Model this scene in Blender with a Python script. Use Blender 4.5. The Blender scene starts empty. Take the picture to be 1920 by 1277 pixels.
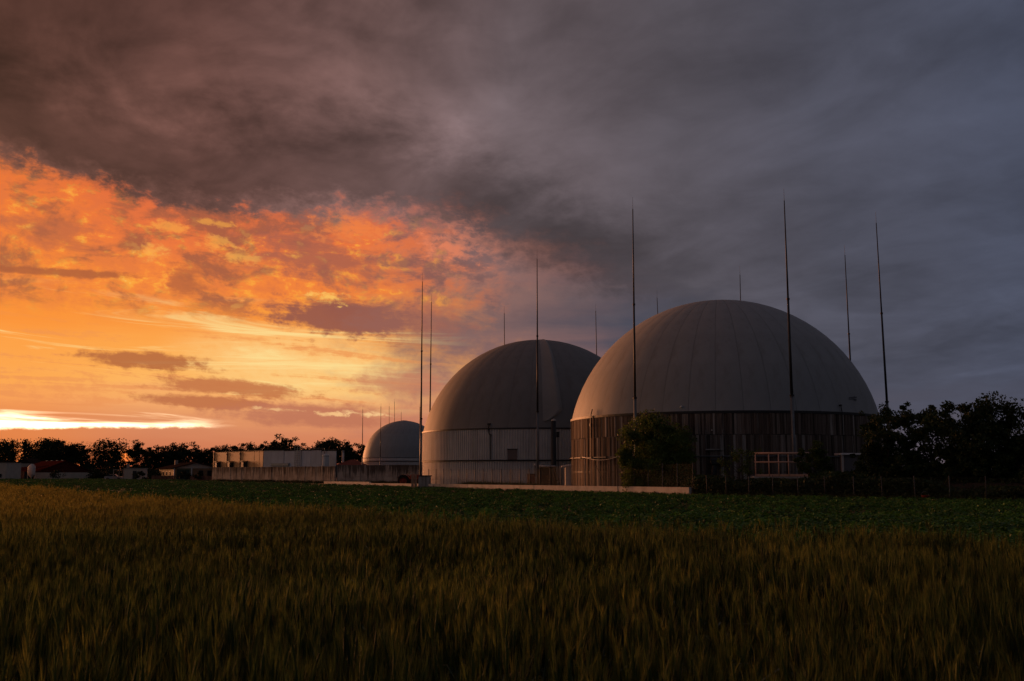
import bpy, math, random
import numpy as np
from mathutils import Vector, Matrix

# ------------------------------------------------------------------ camera, sky, sun, exposure
scene = bpy.context.scene
COL = scene.collection
FPX, CX, CY = 1867.0, 960.0, 638.5           # 35 mm lens in photograph pixels
EYE = 1.7
PITCH = math.atan(246.5 / FPX)

cam = bpy.data.cameras.new('camera')
cam.sensor_width = 36.0
cam.lens = 35.0
cam.clip_start = 0.05
cam.clip_end = 8000
cam.dof.use_dof = True
cam.dof.focus_distance = 80.0
cam.dof.aperture_fstop = 9.0
cam_o = bpy.data.objects.new('camera', cam)
COL.objects.link(cam_o)
cam_o.location = (0, 0, EYE)
cam_o.rotation_euler = (math.radians(90) + PITCH, 0, 0)
scene.camera = cam_o
vs = scene.view_settings
vs.view_transform = 'Standard'; vs.look = 'None'; vs.exposure = 0.0; vs.gamma = 1.0
vs.use_curve_mapping = False
scene.render.engine = 'CYCLES'
scene.cycles.max_bounces = 4
scene.cycles.diffuse_bounces = 2
scene.cycles.transparent_max_bounces = 6
scene.cycles.use_denoising = True

def ray(px, py):
    a, b = (px - CX) / FPX, (CY - py) / FPX
    cp, sp = math.cos(PITCH), math.sin(PITCH)
    return Vector((a, cp - b * sp, sp + b * cp))
def P(px, py, Y):
    """point of the place at depth Y metres seen at that spot of the photograph"""
    r = ray(px, py)
    return Vector((0, 0, EYE)) + r * (Y / r.y)
def X(px, Y, z=0.0):
    cp, sp = math.cos(PITCH), math.sin(PITCH)
    return (px - CX) / FPX * (Y * cp + (z - EYE) * sp)
def azel(px, py):
    r = ray(px, py).normalized()
    return math.degrees(math.atan2(r.x, r.y)), math.degrees(math.asin(r.z))
def lin(r, g, b):
    f = lambda c: (c / 255 / 12.92) if c / 255 <= .04045 else ((c / 255 + .055) / 1.055) ** 2.4
    return (f(r), f(g), f(b))

# ---- a tiny expression layer over shader nodes
class NT:
    def __init__(s, tree): s.t = tree
    def node(s, kind, **kw):
        n = s.t.nodes.new(kind)
        for k, v in kw.items(): setattr(n, k, v)
        return n
    def put(s, sock, v):
        if isinstance(v, E): s.t.links.new(v.s, sock)
        elif isinstance(v, bpy.types.NodeSocket): s.t.links.new(v, sock)
        elif isinstance(v, (tuple, list)) and sock.type == 'RGBA': sock.default_value = (*v[:3], 1)
        else: sock.default_value = v
    def math(s, op, *a):
        n = s.node('ShaderNodeMath', operation=op)
        for i, v in enumerate(a): s.put(n.inputs[i], v)
        return E(s, n.outputs[0])
    def step(s, v, a, b, lo=0.0, hi=1.0):
        n = s.node('ShaderNodeMapRange', interpolation_type='SMOOTHSTEP')
        for i, q in enumerate((v, a, b, lo, hi)): s.put(n.inputs[i], q)
        return E(s, n.outputs[0])
    def vec(s, x, y, z=0.0):
        n = s.node('ShaderNodeCombineXYZ')
        for i, q in enumerate((x, y, z)): s.put(n.inputs[i], q)
        return E(s, n.outputs[0])
    def noise(s, v, scale=1.0, detail=4.0, rough=.5, dist=0.0, flat=False):
        n = s.node('ShaderNodeTexNoise', noise_dimensions='2D' if flat else '3D')
        s.put(n.inputs['Vector'], v)
        for k, q in (('Scale', scale), ('Detail', detail), ('Roughness', rough), ('Distortion', dist)):
            s.put(n.inputs[k], q)
        return E(s, n.outputs[0])
    def mix(s, f, a, b, mode='MIX'):
        n = s.node('ShaderNodeMix', data_type='RGBA', blend_type=mode)
        s.put(n.inputs[0], f); s.put(n.inputs[6], a); s.put(n.inputs[7], b)
        return E(s, n.outputs[2])
    def ramp(s, f, stops, lo, hi, interp='LINEAR', scalar=False):
        m = s.node('ShaderNodeMapRange'); s.put(m.inputs[0], f); m.inputs[1].default_value = lo; m.inputs[2].default_value = hi
        n = s.node('ShaderNodeValToRGB'); n.color_ramp.interpolation = interp
        s.t.links.new(m.outputs[0], n.inputs[0])
        els = n.color_ramp.elements
        while len(els) < len(stops): els.new(0.5)
        for e, (p, c) in zip(els, sorted(stops, key=lambda q: q[0])):
            e.position = min(1, max(0, (p - lo) / (hi - lo)))
            e.color = (c, c, c, 1) if scalar else (*c, 1)
        return E(s, n.outputs[0])
class E:
    def __init__(s, nt, sock): s.n = nt; s.s = sock
    def __add__(s, o): return s.n.math('ADD', s, o)
    __radd__ = __add__
    def __mul__(s, o): return s.n.math('MULTIPLY', s, o)
    __rmul__ = __mul__
    def __sub__(s, o): return s.n.math('SUBTRACT', s, o)
    def __rsub__(s, o): return s.n.math('SUBTRACT', o, s)
    def __truediv__(s, o): return s.n.math('DIVIDE', s, o)

SUN_AZ, SUN_EL = -40.0, 4.5                  # degrees left of the view axis, above the horizon

def build_sky():
    w = bpy.data.worlds.new('World'); scene.world = w; w.use_nodes = True
    t = w.node_tree; t.nodes.clear(); n = NT(t)
    tc = n.node('ShaderNodeTexCoord')
    sep = n.node('ShaderNodeSeparateXYZ'); t.links.new(tc.outputs['Generated'], sep.inputs[0])
    x, y, z = (E(n, sep.outputs[i]) for i in range(3))
    A = n.math('ARCTAN2', x, y) * (180 / math.pi)
    z0 = n.math('MAXIMUM', z, 0.0)
    El = n.math('ARCSINE', z0) * (180 / math.pi)
    # cloud-layer coordinates: a flat deck overhead, foreshortened towards the horizon
    den = z0 + 0.16
    qx, qy = x / den, y / den
    q = n.vec(qx, qy, 0.3)
    qr = n.vec(qx * .80 + qy * .45, qy * .55 - qx * .30, 1.7)
    big = n.noise(qr, 1.5, 3, .55, .3, True)
    mid = n.noise(qr, 3.2, 6, .56, .35, True)
    fine = n.noise(q, 8.0, 4, .55, .3, True)
    # layered streaks low over the horizon
    sl = n.noise(n.vec(A * .035, El * .42 + 14.2, 0.0), 1.3, 4, .58, .3, True)
    st = n.noise(n.vec(A * .06 + El * .05, El * .95 + A * .04 + 9.1, 0.0), 1.2, 6, .62, .6, True)
    pf = n.noise(n.vec(A * .27, El * .5 + 32.6, 0.0), 1.0, 5, .62, .25, True)
    pf2 = n.noise(n.vec(A * .62 + 7.0, El * 1.05, 5.6), 1.0, 5, .62, .12, True)
    pf3 = n.noise(n.vec(A * 1.15 + El * .4, El * 2.0, 0.0), 1.0, 5, .66, .2, True)
    Ad = A + (mid - .5) * 3.0
    # clear twilight sky behind everything
    sky = n.node('ShaderNodeTexSky', sky_type='NISHITA', sun_disc=False)
    sky.sun_elevation = math.radians(SUN_EL); sky.sun_rotation = math.radians(SUN_AZ)
    sky.dust_density = 4.0; sky.ozone_density = 1.5
    clear = n.mix(1.0, E(n, sky.outputs[0]), (.05, .05, .05), 'MULTIPLY')
    # ---- the lit gap under the cloud deck
    gl = n.ramp(El + (sl - .5) * 2.2, [
        (0.0, lin(196, 92, 58)), (0.9, lin(204, 112, 76)), (2.6, lin(218, 138, 98)), (3.9, lin(244, 168, 106)),
        (5.0, lin(255, 184, 98)), (6.5, lin(255, 172, 80)), (8.5, lin(252, 150, 60)), (10.5, lin(246, 134, 58)),
        (12.5, lin(240, 120, 60)), (15.0, lin(232, 106, 60)), (18.0, lin(196, 84, 52)), (24.0, lin(120, 78, 70))], 0, 24)
    gl = n.mix(n.step(A, -19.0, -27.0) * .40, gl, lin(250, 138, 40))
    ybx, ybe = azel(600, 690)
    yb = ((A - ybx) * (1 / 8.5)); ye = (El - ybe) * (1 / 2.3) + yb * .35
    yb = n.step(yb * yb + ye * ye, 1.25, 0.0)
    gl = n.mix(yb * n.step(st * .7 + pf3 * .3, .30, .62, .35, 1.0) * .85, gl, lin(255, 212, 138))
    gm = n.ramp(El + (sl - .5) * 2.5, [(0, lin(176, 100, 84)), (2.0, lin(192, 122, 100)), (4.0, lin(182, 118, 100)), (6.0, lin(150, 107, 99)),
        (8.5, lin(126, 98, 96)), (10.5, lin(142, 105, 98)), (12.5, lin(190, 120, 98)), (15, lin(168, 106, 90)), (20, lin(100, 80, 80))], 0, 24)
    gr = n.ramp(El + (mid - .5) * 4, [(0, lin(104, 92, 100)), (3.0, lin(82, 80, 93)), (6, lin(68, 72, 88)), (9, lin(65, 69, 85)), (12, lin(70, 71, 85)), (18, lin(78, 77, 89)), (24, lin(80, 80, 92))], 0, 24)
    lit = n.mix(n.step(Ad + (pf - .5) * 9 + (pf2 - .5) * 5 + (st - .5) * 5, -10.5, -.5), gl, gm)
    lit = n.mix(n.step(Ad + El * -.25 + (sl - .5) * 10 + (pf - .5) * 4, -4.5, 7.5), lit, gr)
    mott = n.step(pf2 * .66 + pf3 * .34, .55, .38) * n.step(El, 7.5, 9.5) * n.step(A, 1.0, -4.0)
    lit = n.mix(mott * .40, lit, lin(212, 108, 66))
    # bright wisps and puffs
    leftw = n.step(A, -1.5, -9.0)
    strk = n.step(st * .75 + pf3 * .25, .47, .37) * n.step(El, 2.6, 4.0) * n.step(El, 9.0, 6.5) * leftw
    lit = n.mix(strk * .55, lit, lin(232, 142, 84))
    wisp = n.step(st, .54, .70) * n.step(El, 3.0, 4.2) * n.step(El, 10.5, 7.5) * leftw
    lit = n.mix(wisp * .75, lit, lin(255, 226, 150))
    # mauve cloud broken up below the deck
    mau = n.ramp(A, [(-28, lin(166, 92, 62)), (-16, lin(158, 90, 66)), (-8, lin(146, 90, 80)), (0, lin(112, 86, 86)), (10, lin(84, 80, 90))], -28, 28)
    brk = n.step(pf * .58 + pf2 * .24 + pf3 * .18, .47, .60) * n.step(El, 7.8, 9.6) * n.step(El, 17.5, 15.0) * n.step(A, 3.0, -3.0)
    lit = n.mix(brk * .86, lit, mau)
    puffz = n.step(El, 7.6, 10.5) * n.step(El, 17.0, 13.5) * n.step(A, -2.0, -6.0) * (1.0 - brk * .9)
    puff = n.step(pf2 * .62 + pf3 * .38, .52, .64) * puffz
    lit = n.mix(puff * .85, lit, lin(255, 172, 62))
    puff2 = n.step(pf2 * .45 + pf * .2 + pf3 * .35, .575, .66) * puffz * n.step(A, -7.0, -11.0)
    lit = n.mix(puff2 * .9, lit, lin(255, 214, 112))
    AE = n.vec(A, El, 0.0)
    jit = (pf2 - .5) * 1.4 + (st - .5) * 1.6 + (pf3 - .5) * 1.2
    jit2 = (pf3 - .5) * 4.2 + (pf2 - .5) * 1.0
    def ell(px0, px1, py0, py1, slope=0.0):
        """0 at the middle of a cloud patch, 1 at its rim (direction space)"""
        a0, e1 = azel(px0, py0); a1, e0 = azel(px1, py1)
        ca, ce, ra, re = (a0 + a1) / 2, (e0 + e1) / 2, abs(a1 - a0) / 2, abs(e1 - e0) / 2
        m = n.node('ShaderNodeMapping', vector_type='TEXTURE')
        n.put(m.inputs[0], AE)
        m.inputs[1].default_value = (ca, ce, 0); m.inputs[2].default_value = (0, 0, math.atan(slope)); m.inputs[3].default_value = (ra, re, 1)
        v = n.node('ShaderNodeVectorMath', operation='LENGTH'); t.links.new(m.outputs[0], v.inputs[0])
        return E(n, v.outputs['Value'])
    def blob(px0, px1, py0, py1, col, k=1.0, slope=0.0, soft=.5, ragged=1.0, base=None, j=None):
        ma = n.node('ShaderNodeMath', operation='MULTIPLY_ADD')
        n.put(ma.inputs[0], j or jit); ma.inputs[1].default_value = ragged; n.put(ma.inputs[2], ell(px0, px1, py0, py1, slope))
        return n.mix(n.step(E(n, ma.outputs[0]), 1.0 + soft * .35, 1.0 - soft, 0.0, k), base, col)
    MV = lin(176, 100, 62); MV2 = lin(150, 88, 74); MV3 = lin(186, 116, 88)
    lit = blob(-60, 300, 488, 532, lin(172, 92, 56), .85, .02, .5, .8, lit)
    lit = blob(300, 392, 492, 556, lin(180, 98, 60), .75, .0, .6, 1.1, lit)
    lit = blob(0, 190, 395, 480, lin(180, 98, 66), .6, -.1, .8, 1.2, lit)
    lit = blob(452, 720, 425, 535, lin(164, 94, 76), .8, -.05, .8, 1.2, lit)
    lit = blob(490, 800, 552, 640, MV2, .95, -.06, .5, .9, lit)
    lit = blob(640, 900, 560, 650, lin(150, 98, 88), .7, -.06, .7, .9, lit)
    lit = blob(145, 405, 652, 700, lin(182, 104, 62), .92, -.05, .45, .75, lit)
    lit = blob(285, 590, 706, 746, lin(196, 116, 72), .9, -.055, .4, .7, lit)
    lit = blob(262, 520, 738, 770, lin(190, 110, 72), .9, -.05, .4, .6, lit)
    lit = blob(400, 800, 752, 806, lin(192, 118, 90), .9, -.03, .5, .6, lit)
    lit = blob(650, 860, 690, 745, lin(196, 124, 96), .7, -.03, .6, .8, lit)
    # the burning gap just above the tree line
    a0, e1 = azel(-120, 752); a1, e0 = azel(425, 800)
    low = e0 - .15 + (sl - .5) * .9 + (pf3 - .5) * .35
    top = e1 - .3 + (st - .5) * 2.6 + (A - a0) * -.035
    gap = n.step(El, low - .12, low + .16) * n.step(El, top + .3, top - .55) * n.step(A + (st - .5) * 9, a1 + .6, a1 - 2.8)
    lit = n.mix(gap, lit, (3.2, 2.5, 1.5))
    for (gx, gy, rx, ry, c, k) in ((610, 557, 34, 9, lin(255, 196, 96), .9), (283, 472, 22, 12, lin(255, 186, 84), .55), (320, 425, 28, 10, lin(255, 176, 72), .5),
                                   (452, 480, 30, 11, lin(255, 186, 84), .5), (405, 455, 26, 12, lin(255, 180, 76), .5), (400, 418, 42, 7, lin(255, 176, 72), .5),
                                   (520, 768, 40, 3, lin(255, 204, 140), .6), (625, 777, 22, 3, lin(255, 204, 140), .8), (690, 777, 34, 4, lin(255, 208, 146), .8),
                                   (860, 455, 46, 26, lin(244, 140, 100), .55), (655, 425, 60, 26, lin(250, 140, 70), .5)):
        lit = blob(gx - rx * 1.15, gx + rx * 1.15, gy - ry * 1.25, gy + ry * 1.25, c, k, -.06, .9, 1.0, lit, jit2)
    gx, ge = azel(234, 855)
    gd = n.math('SQRT', (A - gx) * (A - gx) * .35 + (El - ge) * (El - ge))
    lit = n.mix(n.step(gd, .55, 0.0) * .85, lit, (1.3, .30, .05))
    # ---- the dark deck
    edge = [(-70, 420), (0, 298), (120, 340), (220, 372), (340, 396), (430, 405), (520, 396), (640, 392), (740, 402), (830, 430), (900, 462), (960, 500), (1040, 540), (1130, 570), (1250, 600), (1400, 640)]
    stops = []
    for px, py in edge[1:]:
        a, e = azel(px, py); stops.append((a, e / 40))
    stops = [(-100, .62), (-60, .60), (-36, .50)] + stops + [(20, .10), (40, .04), (100, 0.0)]
    Eed = n.ramp(A, stops, -110, 110, 'LINEAR', True) * 40.0
    soft = n.step(A, -14.0, 4.0, .60, 3.4)
    dd = El - Eed + (mid - .5) * 3.0 + (pf2 - .5) * 2.2 + (pf3 - .5) * 1.3 + (fine - .5) * .9
    deckm = n.step(dd / soft, -.75, 1.0)
    dk = n.ramp(Ad, [(-110, lin(76, 72, 82)), (-60, lin(92, 66, 60)), (-30, lin(114, 72, 60)), (-18, lin(124, 85, 77)), (-8, lin(117, 90, 87)), (0, lin(104, 90, 93)), (9, lin(88, 82, 89)), (18, lin(76, 76, 88)),
                     (28, lin(68, 72, 88)), (60, lin(66, 70, 84)), (110, lin(66, 69, 82))], -110, 110)
    tone = (big - .5) * 1.15 + (mid - .5) * 1.75 + (fine - .5) * .60
    amp = n.step(A, -6.0, 8.0, 1.0, .55)
    gain = n.math('MAXIMUM', tone * amp * .95 + 1.04, .42)
    # thick belly along the edge, thin patch lit from below behind it
    belly = n.step(dd, -.2, 1.6) * n.step(dd, 7.5, 2.6) * n.step(A, 15.0, 3.0)
    gain = gain * (1.0 - belly * .50)
    tx, te = azel(480, 225)
    u = (A - tx) * (1 / 13.0); v = (El - te) * (1 / 4.5) + u * .35
    gain = gain * (1.0 + n.step(u * u + v * v, 1.6, 0.0) * .42)
    tx, te = azel(160, 60)
    u = (A - tx) * (1 / 12.0); v = (El - te) * (1 / 4.0) - u * .2
    gain = gain * (1.0 - n.step(u * u + v * v, 1.4, 0.1) * .36)
    gcol = n.node('ShaderNodeCombineXYZ')
    for i in range(3): n.put(gcol.inputs[i], gain)
    deck = n.mix(1.0, dk, gcol.outputs[0], 'MULTIPLY')
    out = n.mix(deckm, lit, deck)
    out = n.mix(.03, out, clear)
    # away behind the viewer the overcast goes on, dim and even
    bk = n.mix(1.0, lin(71, 71, 80), gcol.outputs[0], 'MULTIPLY')
    aa = n.math('ABSOLUTE', A + 30.0)
    out = n.mix(n.step(aa, 60.0, 98.0), out, bk)
    bg = n.node('ShaderNodeBackground'); bg.inputs[1].default_value = 1.0
    n.put(bg.inputs[0], out)
    o = n.node('ShaderNodeOutputWorld'); t.links.new(bg.outputs[0], o.inputs[0])
    w.cycles.sampling_method = 'MANUAL'; w.cycles.sample_map_resolution = 512
build_sky()

sl_ = bpy.data.lights.new('sun', 'SUN')
sl_.energy = 3.6; sl_.angle = math.radians(14); sl_.color = (1.0, .36, .14)
sun_o = bpy.data.objects.new('sun', sl_); COL.objects.link(sun_o)
_d = Vector((math.sin(math.radians(SUN_AZ)) * math.cos(math.radians(SUN_EL)), math.cos(math.radians(SUN_AZ)) * math.cos(math.radians(SUN_EL)), math.sin(math.radians(SUN_EL))))
sun_o.rotation_euler = _d.to_track_quat('Z', 'Y').to_euler()
sun_o.location = (-60, 100, 60)

# ------------------------------------------------------------------ helpers: meshes, materials, things
RND = random.Random(11)
MATS = {}
def mat(name, col, rough=.8, var=.25, scale=1.5, bump=0.0, bscale=30.0, col2=None, streak=None, rand=0.0, metal=0.0, spec=.3, coord='Object', trans=0.0):
    """procedural material: base colour broken up by noise, optional rain streaks, per-object variation"""
    if name in MATS: return MATS[name]
    m = bpy.data.materials.new(name); m.use_nodes = True; t = m.node_tree; n = NT(t)
    b = t.nodes['Principled BSDF']
    b.inputs['Roughness'].default_value = rough; b.inputs['Metallic'].default_value = metal
    b.inputs['Specular IOR Level'].default_value = spec
    tc = n.node('ShaderNodeTexCoord')
    src = tc.outputs['Object'] if coord == 'Object' else n.node('ShaderNodeNewGeometry').outputs['Position']
    c2 = col2 or tuple(c * (1 - var) for c in col)
    nz = n.noise(src, scale, 5, .6)
    c = n.mix(n.step(nz, .3, .7), col, c2)
    if streak:
        scol, sx, sz, k = streak
        mp = n.node('ShaderNodeMapping'); t.links.new(src, mp.inputs[0]); mp.inputs[3].default_value = (sx, sx, sz)
        s1 = n.noise(mp.outputs[0], 1.0, 4, .6)
        c = n.mix(n.step(s1, .48, .72) * k, c, scol)
    if rand:
        oi = n.node('ShaderNodeObjectInfo')
        r = E(n, oi.outputs['Random'])
        g = n.node('ShaderNodeCombineXYZ')
        gv = r * (2 * rand) + (1 - rand)
        for i in range(3): n.put(g.inputs[i], gv)
        c = n.mix(1.0, c, g.outputs[0], 'MULTIPLY')
    n.put(b.inputs['Base Color'], c)
    if bump:
        bn = n.node('ShaderNodeBump'); bn.inputs['Strength'].default_value = bump; bn.inputs['Distance'].default_value = .02
        n.put(bn.inputs['Height'], n.noise(src, bscale, 3, .6)); t.links.new(bn.outputs[0], b.inputs['Normal'])
    if trans:
        tl = n.node('ShaderNodeBsdfTranslucent'); n.put(tl.inputs[0], c)
        mx = n.node('ShaderNodeMixShader'); mx.inputs[0].default_value = trans
        t.links.new(b.outputs[0], mx.inputs[1]); t.links.new(tl.outputs[0], mx.inputs[2])
        t.links.new(mx.outputs[0], t.nodes['Material Output'].inputs[0])
    MATS[name] = m
    return m

class MB:
    def __init__(s): s.v = []; s.f = []; s.m = []
    def add(s, vs, fs, mi=0):
        k = len(s.v); s.v += [tuple(p) for p in vs]
        s.f += [tuple(i + k for i in f) for f in fs]; s.m += [mi] * len(fs)
        return s
    def box(s, c, d, rz=0.0, mi=0, bev=0.0):
        cx, cy, cz = c; hx, hy, hz = d[0] / 2, d[1] / 2, d[2] / 2
        ca, sa = math.cos(rz), math.sin(rz)
        def w(x, y, z): return (cx + x * ca - y * sa, cy + x * sa + y * ca, cz + z)
        if bev <= 0:
            vs = [w(x, y, z) for z in (-hz, hz) for x, y in ((-hx, -hy), (hx, -hy), (hx, hy), (-hx, hy))]
            fs = [(3, 2, 1, 0), (4, 5, 6, 7), (0, 1, 5, 4), (1, 2, 6, 5), (2, 3, 7, 6), (3, 0, 4, 7)]
            return s.add(vs, fs, mi)
        r = min(bev, hx * .9, hy * .9, hz * .9)
        o = lambda a, b: ((-a + r, -b), (a - r, -b), (a, -b + r), (a, b - r), (a - r, b), (-a + r, b), (-a, b - r), (-a, -b + r))
        i = lambda a, b: ((-a + r, -b + r),) * 1
        rings = [(-hz, r), (-hz + r, 0), (hz - r, 0), (hz, r)]
        vs = []
        for z, ins in rings:
            for x, y in o(hx - ins * .8, hy - ins * .8): vs.append(w(x, y, z))
        fs = [tuple(reversed(range(8))), tuple(range(24, 32))]
        for k in range(3):
            for j in range(8): fs.append((k * 8 + j, k * 8 + (j + 1) % 8, k * 8 + 8 + (j + 1) % 8, k * 8 + 8 + j))
        return s.add(vs, fs, mi)
    def tube(s, pts, rad, n=8, cap=True, mi=0):
        pts = [Vector(p) for p in pts]
        rad = rad if isinstance(rad, (list, tuple)) else [rad] * len(pts)
        vs, fs = [], []
        for i, p in enumerate(pts):
            d = (pts[min(i + 1, len(pts) - 1)] - pts[max(i - 1, 0)]).normalized()
            u = d.cross(Vector((0, 0, 1)) if abs(d.z) < .9 else Vector((1, 0, 0))).normalized(); v = d.cross(u)
            for k in range(n):
                a = 2 * math.pi * k / n
                vs.append(p + (u * math.cos(a) + v * math.sin(a)) * rad[i])
        for i in range(len(pts) - 1):
            for k in range(n):
                a, b = i * n + k, i * n + (k + 1) % n
                fs.append((a, a + n, b + n, b))
        if cap: fs += [tuple(range(n)), tuple(reversed(range((len(pts) - 1) * n, len(pts) * n)))]
        return s.add(vs, fs, mi)
    def lathe(s, prof, n=48, a0=0.0, a1=2 * math.pi, c=(0, 0, 0), mi=0):
        full = abs(a1 - a0 - 2 * math.pi) < 1e-6
        m = n if full else n + 1
        vs, fs = [], []
        for r, z in prof:
            for k in range(m):
                a = a0 + (a1 - a0) * k / n
                vs.append((c[0] + r * math.sin(a), c[1] - r * math.cos(a), c[2] + z))
        for i in range(len(prof) - 1):
            for k in range(n):
                b = (k + 1) % m
                fs.append((i * m + k, i * m + b, (i + 1) * m + b, (i + 1) * m + k))
        return s.add(vs, fs, mi)
    def prism(s, poly, y0, y1, mi=0):
        """polygon in x,z pushed along y"""
        n = len(poly)
        vs = [(x, y0, z) for x, z in poly] + [(x, y1, z) for x, z in poly]
        fs = [tuple(range(n)), tuple(reversed(range(n, 2 * n)))] + [(i, i + n, (i + 1) % n + n, (i + 1) % n) for i in range(n)]
        return s.add(vs, fs, mi)
    def mesh(s, name, mats, smooth=False):
        me = bpy.data.meshes.new(name)
        me.from_pydata(s.v, [], s.f)
        for q in (mats if isinstance(mats, (list, tuple)) else [mats]): me.materials.append(q)
        if any(s.m): me.polygons.foreach_set('material_index', s.m)
        if smooth: me.polygons.foreach_set('use_smooth', [True] * len(s.f))
        me.update()
        return me
    def build(s, name, mats, parent=None, smooth=False):
        return link(name, s.mesh(name, mats, smooth), parent)
def link(name, data, parent=None, loc=(0, 0, 0), rz=0.0, scale=None):
    o = bpy.data.objects.new(name, data); COL.objects.link(o)
    o.parent = parent; o.location = loc; o.rotation_euler = (0, 0, rz)
    if scale is not None: o.scale = scale if hasattr(scale, '__len__') else (scale,) * 3
    return o
def tag(o, label, cat, group=None):
    o['label'] = label; o['category'] = cat
    if group: o['group'] = group
    return o
def thing(name, loc, label, cat, group=None, rz=0.0):
    return tag(link(name, None, None, loc, rz), label, cat, group)
def kind(o, k, label=None, cat=None):
    o['kind'] = k
    if label: o['label'] = label
    if cat: o['category'] = cat
    return o
def np_mesh(name, verts, faces, mats, mi=None, smooth=False):
    me = bpy.data.meshes.new(name)
    verts = np.asarray(verts, dtype=np.float32); faces = np.asarray(faces, dtype=np.int32)
    k = faces.shape[1]
    me.vertices.add(len(verts)); me.vertices.foreach_set('co', verts.ravel())
    me.loops.add(faces.size); me.loops.foreach_set('vertex_index', faces.ravel())
    me.polygons.add(len(faces)); me.polygons.foreach_set('loop_start', np.arange(0, faces.size, k, dtype=np.int32))
    for q in (mats if isinstance(mats, (list, tuple)) else [mats]): me.materials.append(q)
    if mi is not None: me.polygons.foreach_set('material_index', np.asarray(mi, dtype=np.int32))
    me.update(calc_edges=True); me.validate()
    return me

# ---- materials
M_MEMB = mat('membrane', (.278, .286, .290), .62, .16, .30, streak=((.18, .172, .16), 1.3, .09, .45), spec=.35, bump=.12, bscale=1.2)
M_MEMB2 = mat('membrane_older', (.192, .188, .184), .66, .18, .30, streak=((.125, .117, .106), 1.3, .09, .5), spec=.3, bump=.12, bscale=1.2)
M_LINER = mat('membrane_weld', (.20, .195, .188), .8, .1)
M_DARK = mat('dark_steel', (.03, .03, .032), .55, .3)
M_GALV = mat('galvanised_steel', (.30, .31, .32), .45, .25, 4, metal=.5, rand=.1)
M_POLE = mat('mast_steel', (.17, .18, .19), .5, .25, 3, metal=.4)
M_WHITE = mat('white_cladding', (.60, .57, .54), .6, .14, .8, streak=((.30, .27, .24), 2.2, .12, .5))
M_CONC = mat('concrete', (.38, .35, .32), .92, .25, 1.1, .35, 25, streak=((.075, .062, .05), 3.2, .22, .9), rand=.16)
M_CONC2 = mat('pale_concrete', (.55, .50, .46), .92, .22, 1.4, .3, 22, streak=((.26, .23, .2), 1.2, .3, .5), rand=.08)
M_SOIL = mat('soil', (.055, .040, .027), 1.0, .45, .8, .6, 8, coord='World')
def board_material():
    m = bpy.data.materials.new('weathered_boards'); m.use_nodes = True; t = m.node_tree; n = NT(t)
    b = t.nodes['Principled BSDF']; b.inputs['Roughness'].default_value = .9; b.inputs['Specular IOR Level'].default_value = .15
    oi = n.node('ShaderNodeObjectInfo'); r = E(n, oi.outputs['Random'])
    tc = n.node('ShaderNodeTexCoord')
    mp = n.node('ShaderNodeMapping'); t.links.new(tc.outputs['Object'], mp.inputs[0]); mp.inputs[3].default_value = (9, 9, .35)
    av = n.node('ShaderNodeCombineXYZ'); n.put(av.inputs[0], r * 91.0)
    ad = n.node('ShaderNodeVectorMath', operation='ADD'); t.links.new(mp.outputs[0], ad.inputs[0]); t.links.new(av.outputs[0], ad.inputs[1])
    grain = n.noise(ad.outputs[0], 1.3, 5, .65)
    base = n.ramp(r, [(0, (.058, .044, .036)), (.25, (.108, .080, .065)), (.55, (.155, .118, .097)), (.80, (.215, .172, .145)), (.92, (.30, .255, .225)), (1, (.40, .355, .32))], 0, 1)
    c = n.mix(n.step(grain, .45, .72) * .8, base, (.022, .016, .013))
    c = n.mix(n.step(grain, .40, .22) * .40, c, (.34, .29, .25))
    n.put(b.inputs['Base Color'], c)
    return m
M_BOARD = board_material()
def stained_concrete():
    m = bpy.data.materials.new('stained_concrete'); m.use_nodes = True; t = m.node_tree; n = NT(t)
    b = t.nodes['Principled BSDF']; b.inputs['Roughness'].default_value = .95; b.inputs['Specular IOR Level'].default_value = .1
    tc = n.node('ShaderNodeTexCoord'); sp = n.node('ShaderNodeSeparateXYZ'); t.links.new(tc.outputs['Object'], sp.inputs[0])
    x, z = E(n, sp.outputs[0]), E(n, sp.outputs[2])
    run = n.noise(n.vec(x * 2.6, z * .22, 0.0), 1.0, 5, .65, 0.0, True)
    pat = n.noise(n.vec(x * .5, z * .8, 0.0), 1.0, 4, .6, 0.0, True)
    c = n.mix(n.step(pat, .35, .65), (.40, .355, .31), (.29, .25, .215))
    c = n.mix(n.step(run + (z - 1.5) * .16, .44, .66) * .88, c, (.060, .048, .040))
    r = E(n, n.node('ShaderNodeObjectInfo').outputs['Random']) * .34 + .83
    g = n.vec(r, r, r); n.put(b.inputs['Base Color'], n.mix(1.0, c, g, 'MULTIPLY'))
    return m
M_STAIN = stained_concrete()
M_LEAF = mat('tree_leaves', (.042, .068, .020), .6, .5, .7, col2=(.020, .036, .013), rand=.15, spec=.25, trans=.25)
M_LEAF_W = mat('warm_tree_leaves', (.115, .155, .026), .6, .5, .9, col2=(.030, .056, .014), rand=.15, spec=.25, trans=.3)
M_LEAF_FAR = mat('far_leaves', (.035, .042, .018), .8, .4, .2, rand=.2, spec=.1)
M_BARK = mat('bark', (.060, .045, .034), .95, .35, 3, .4, 12)

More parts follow.
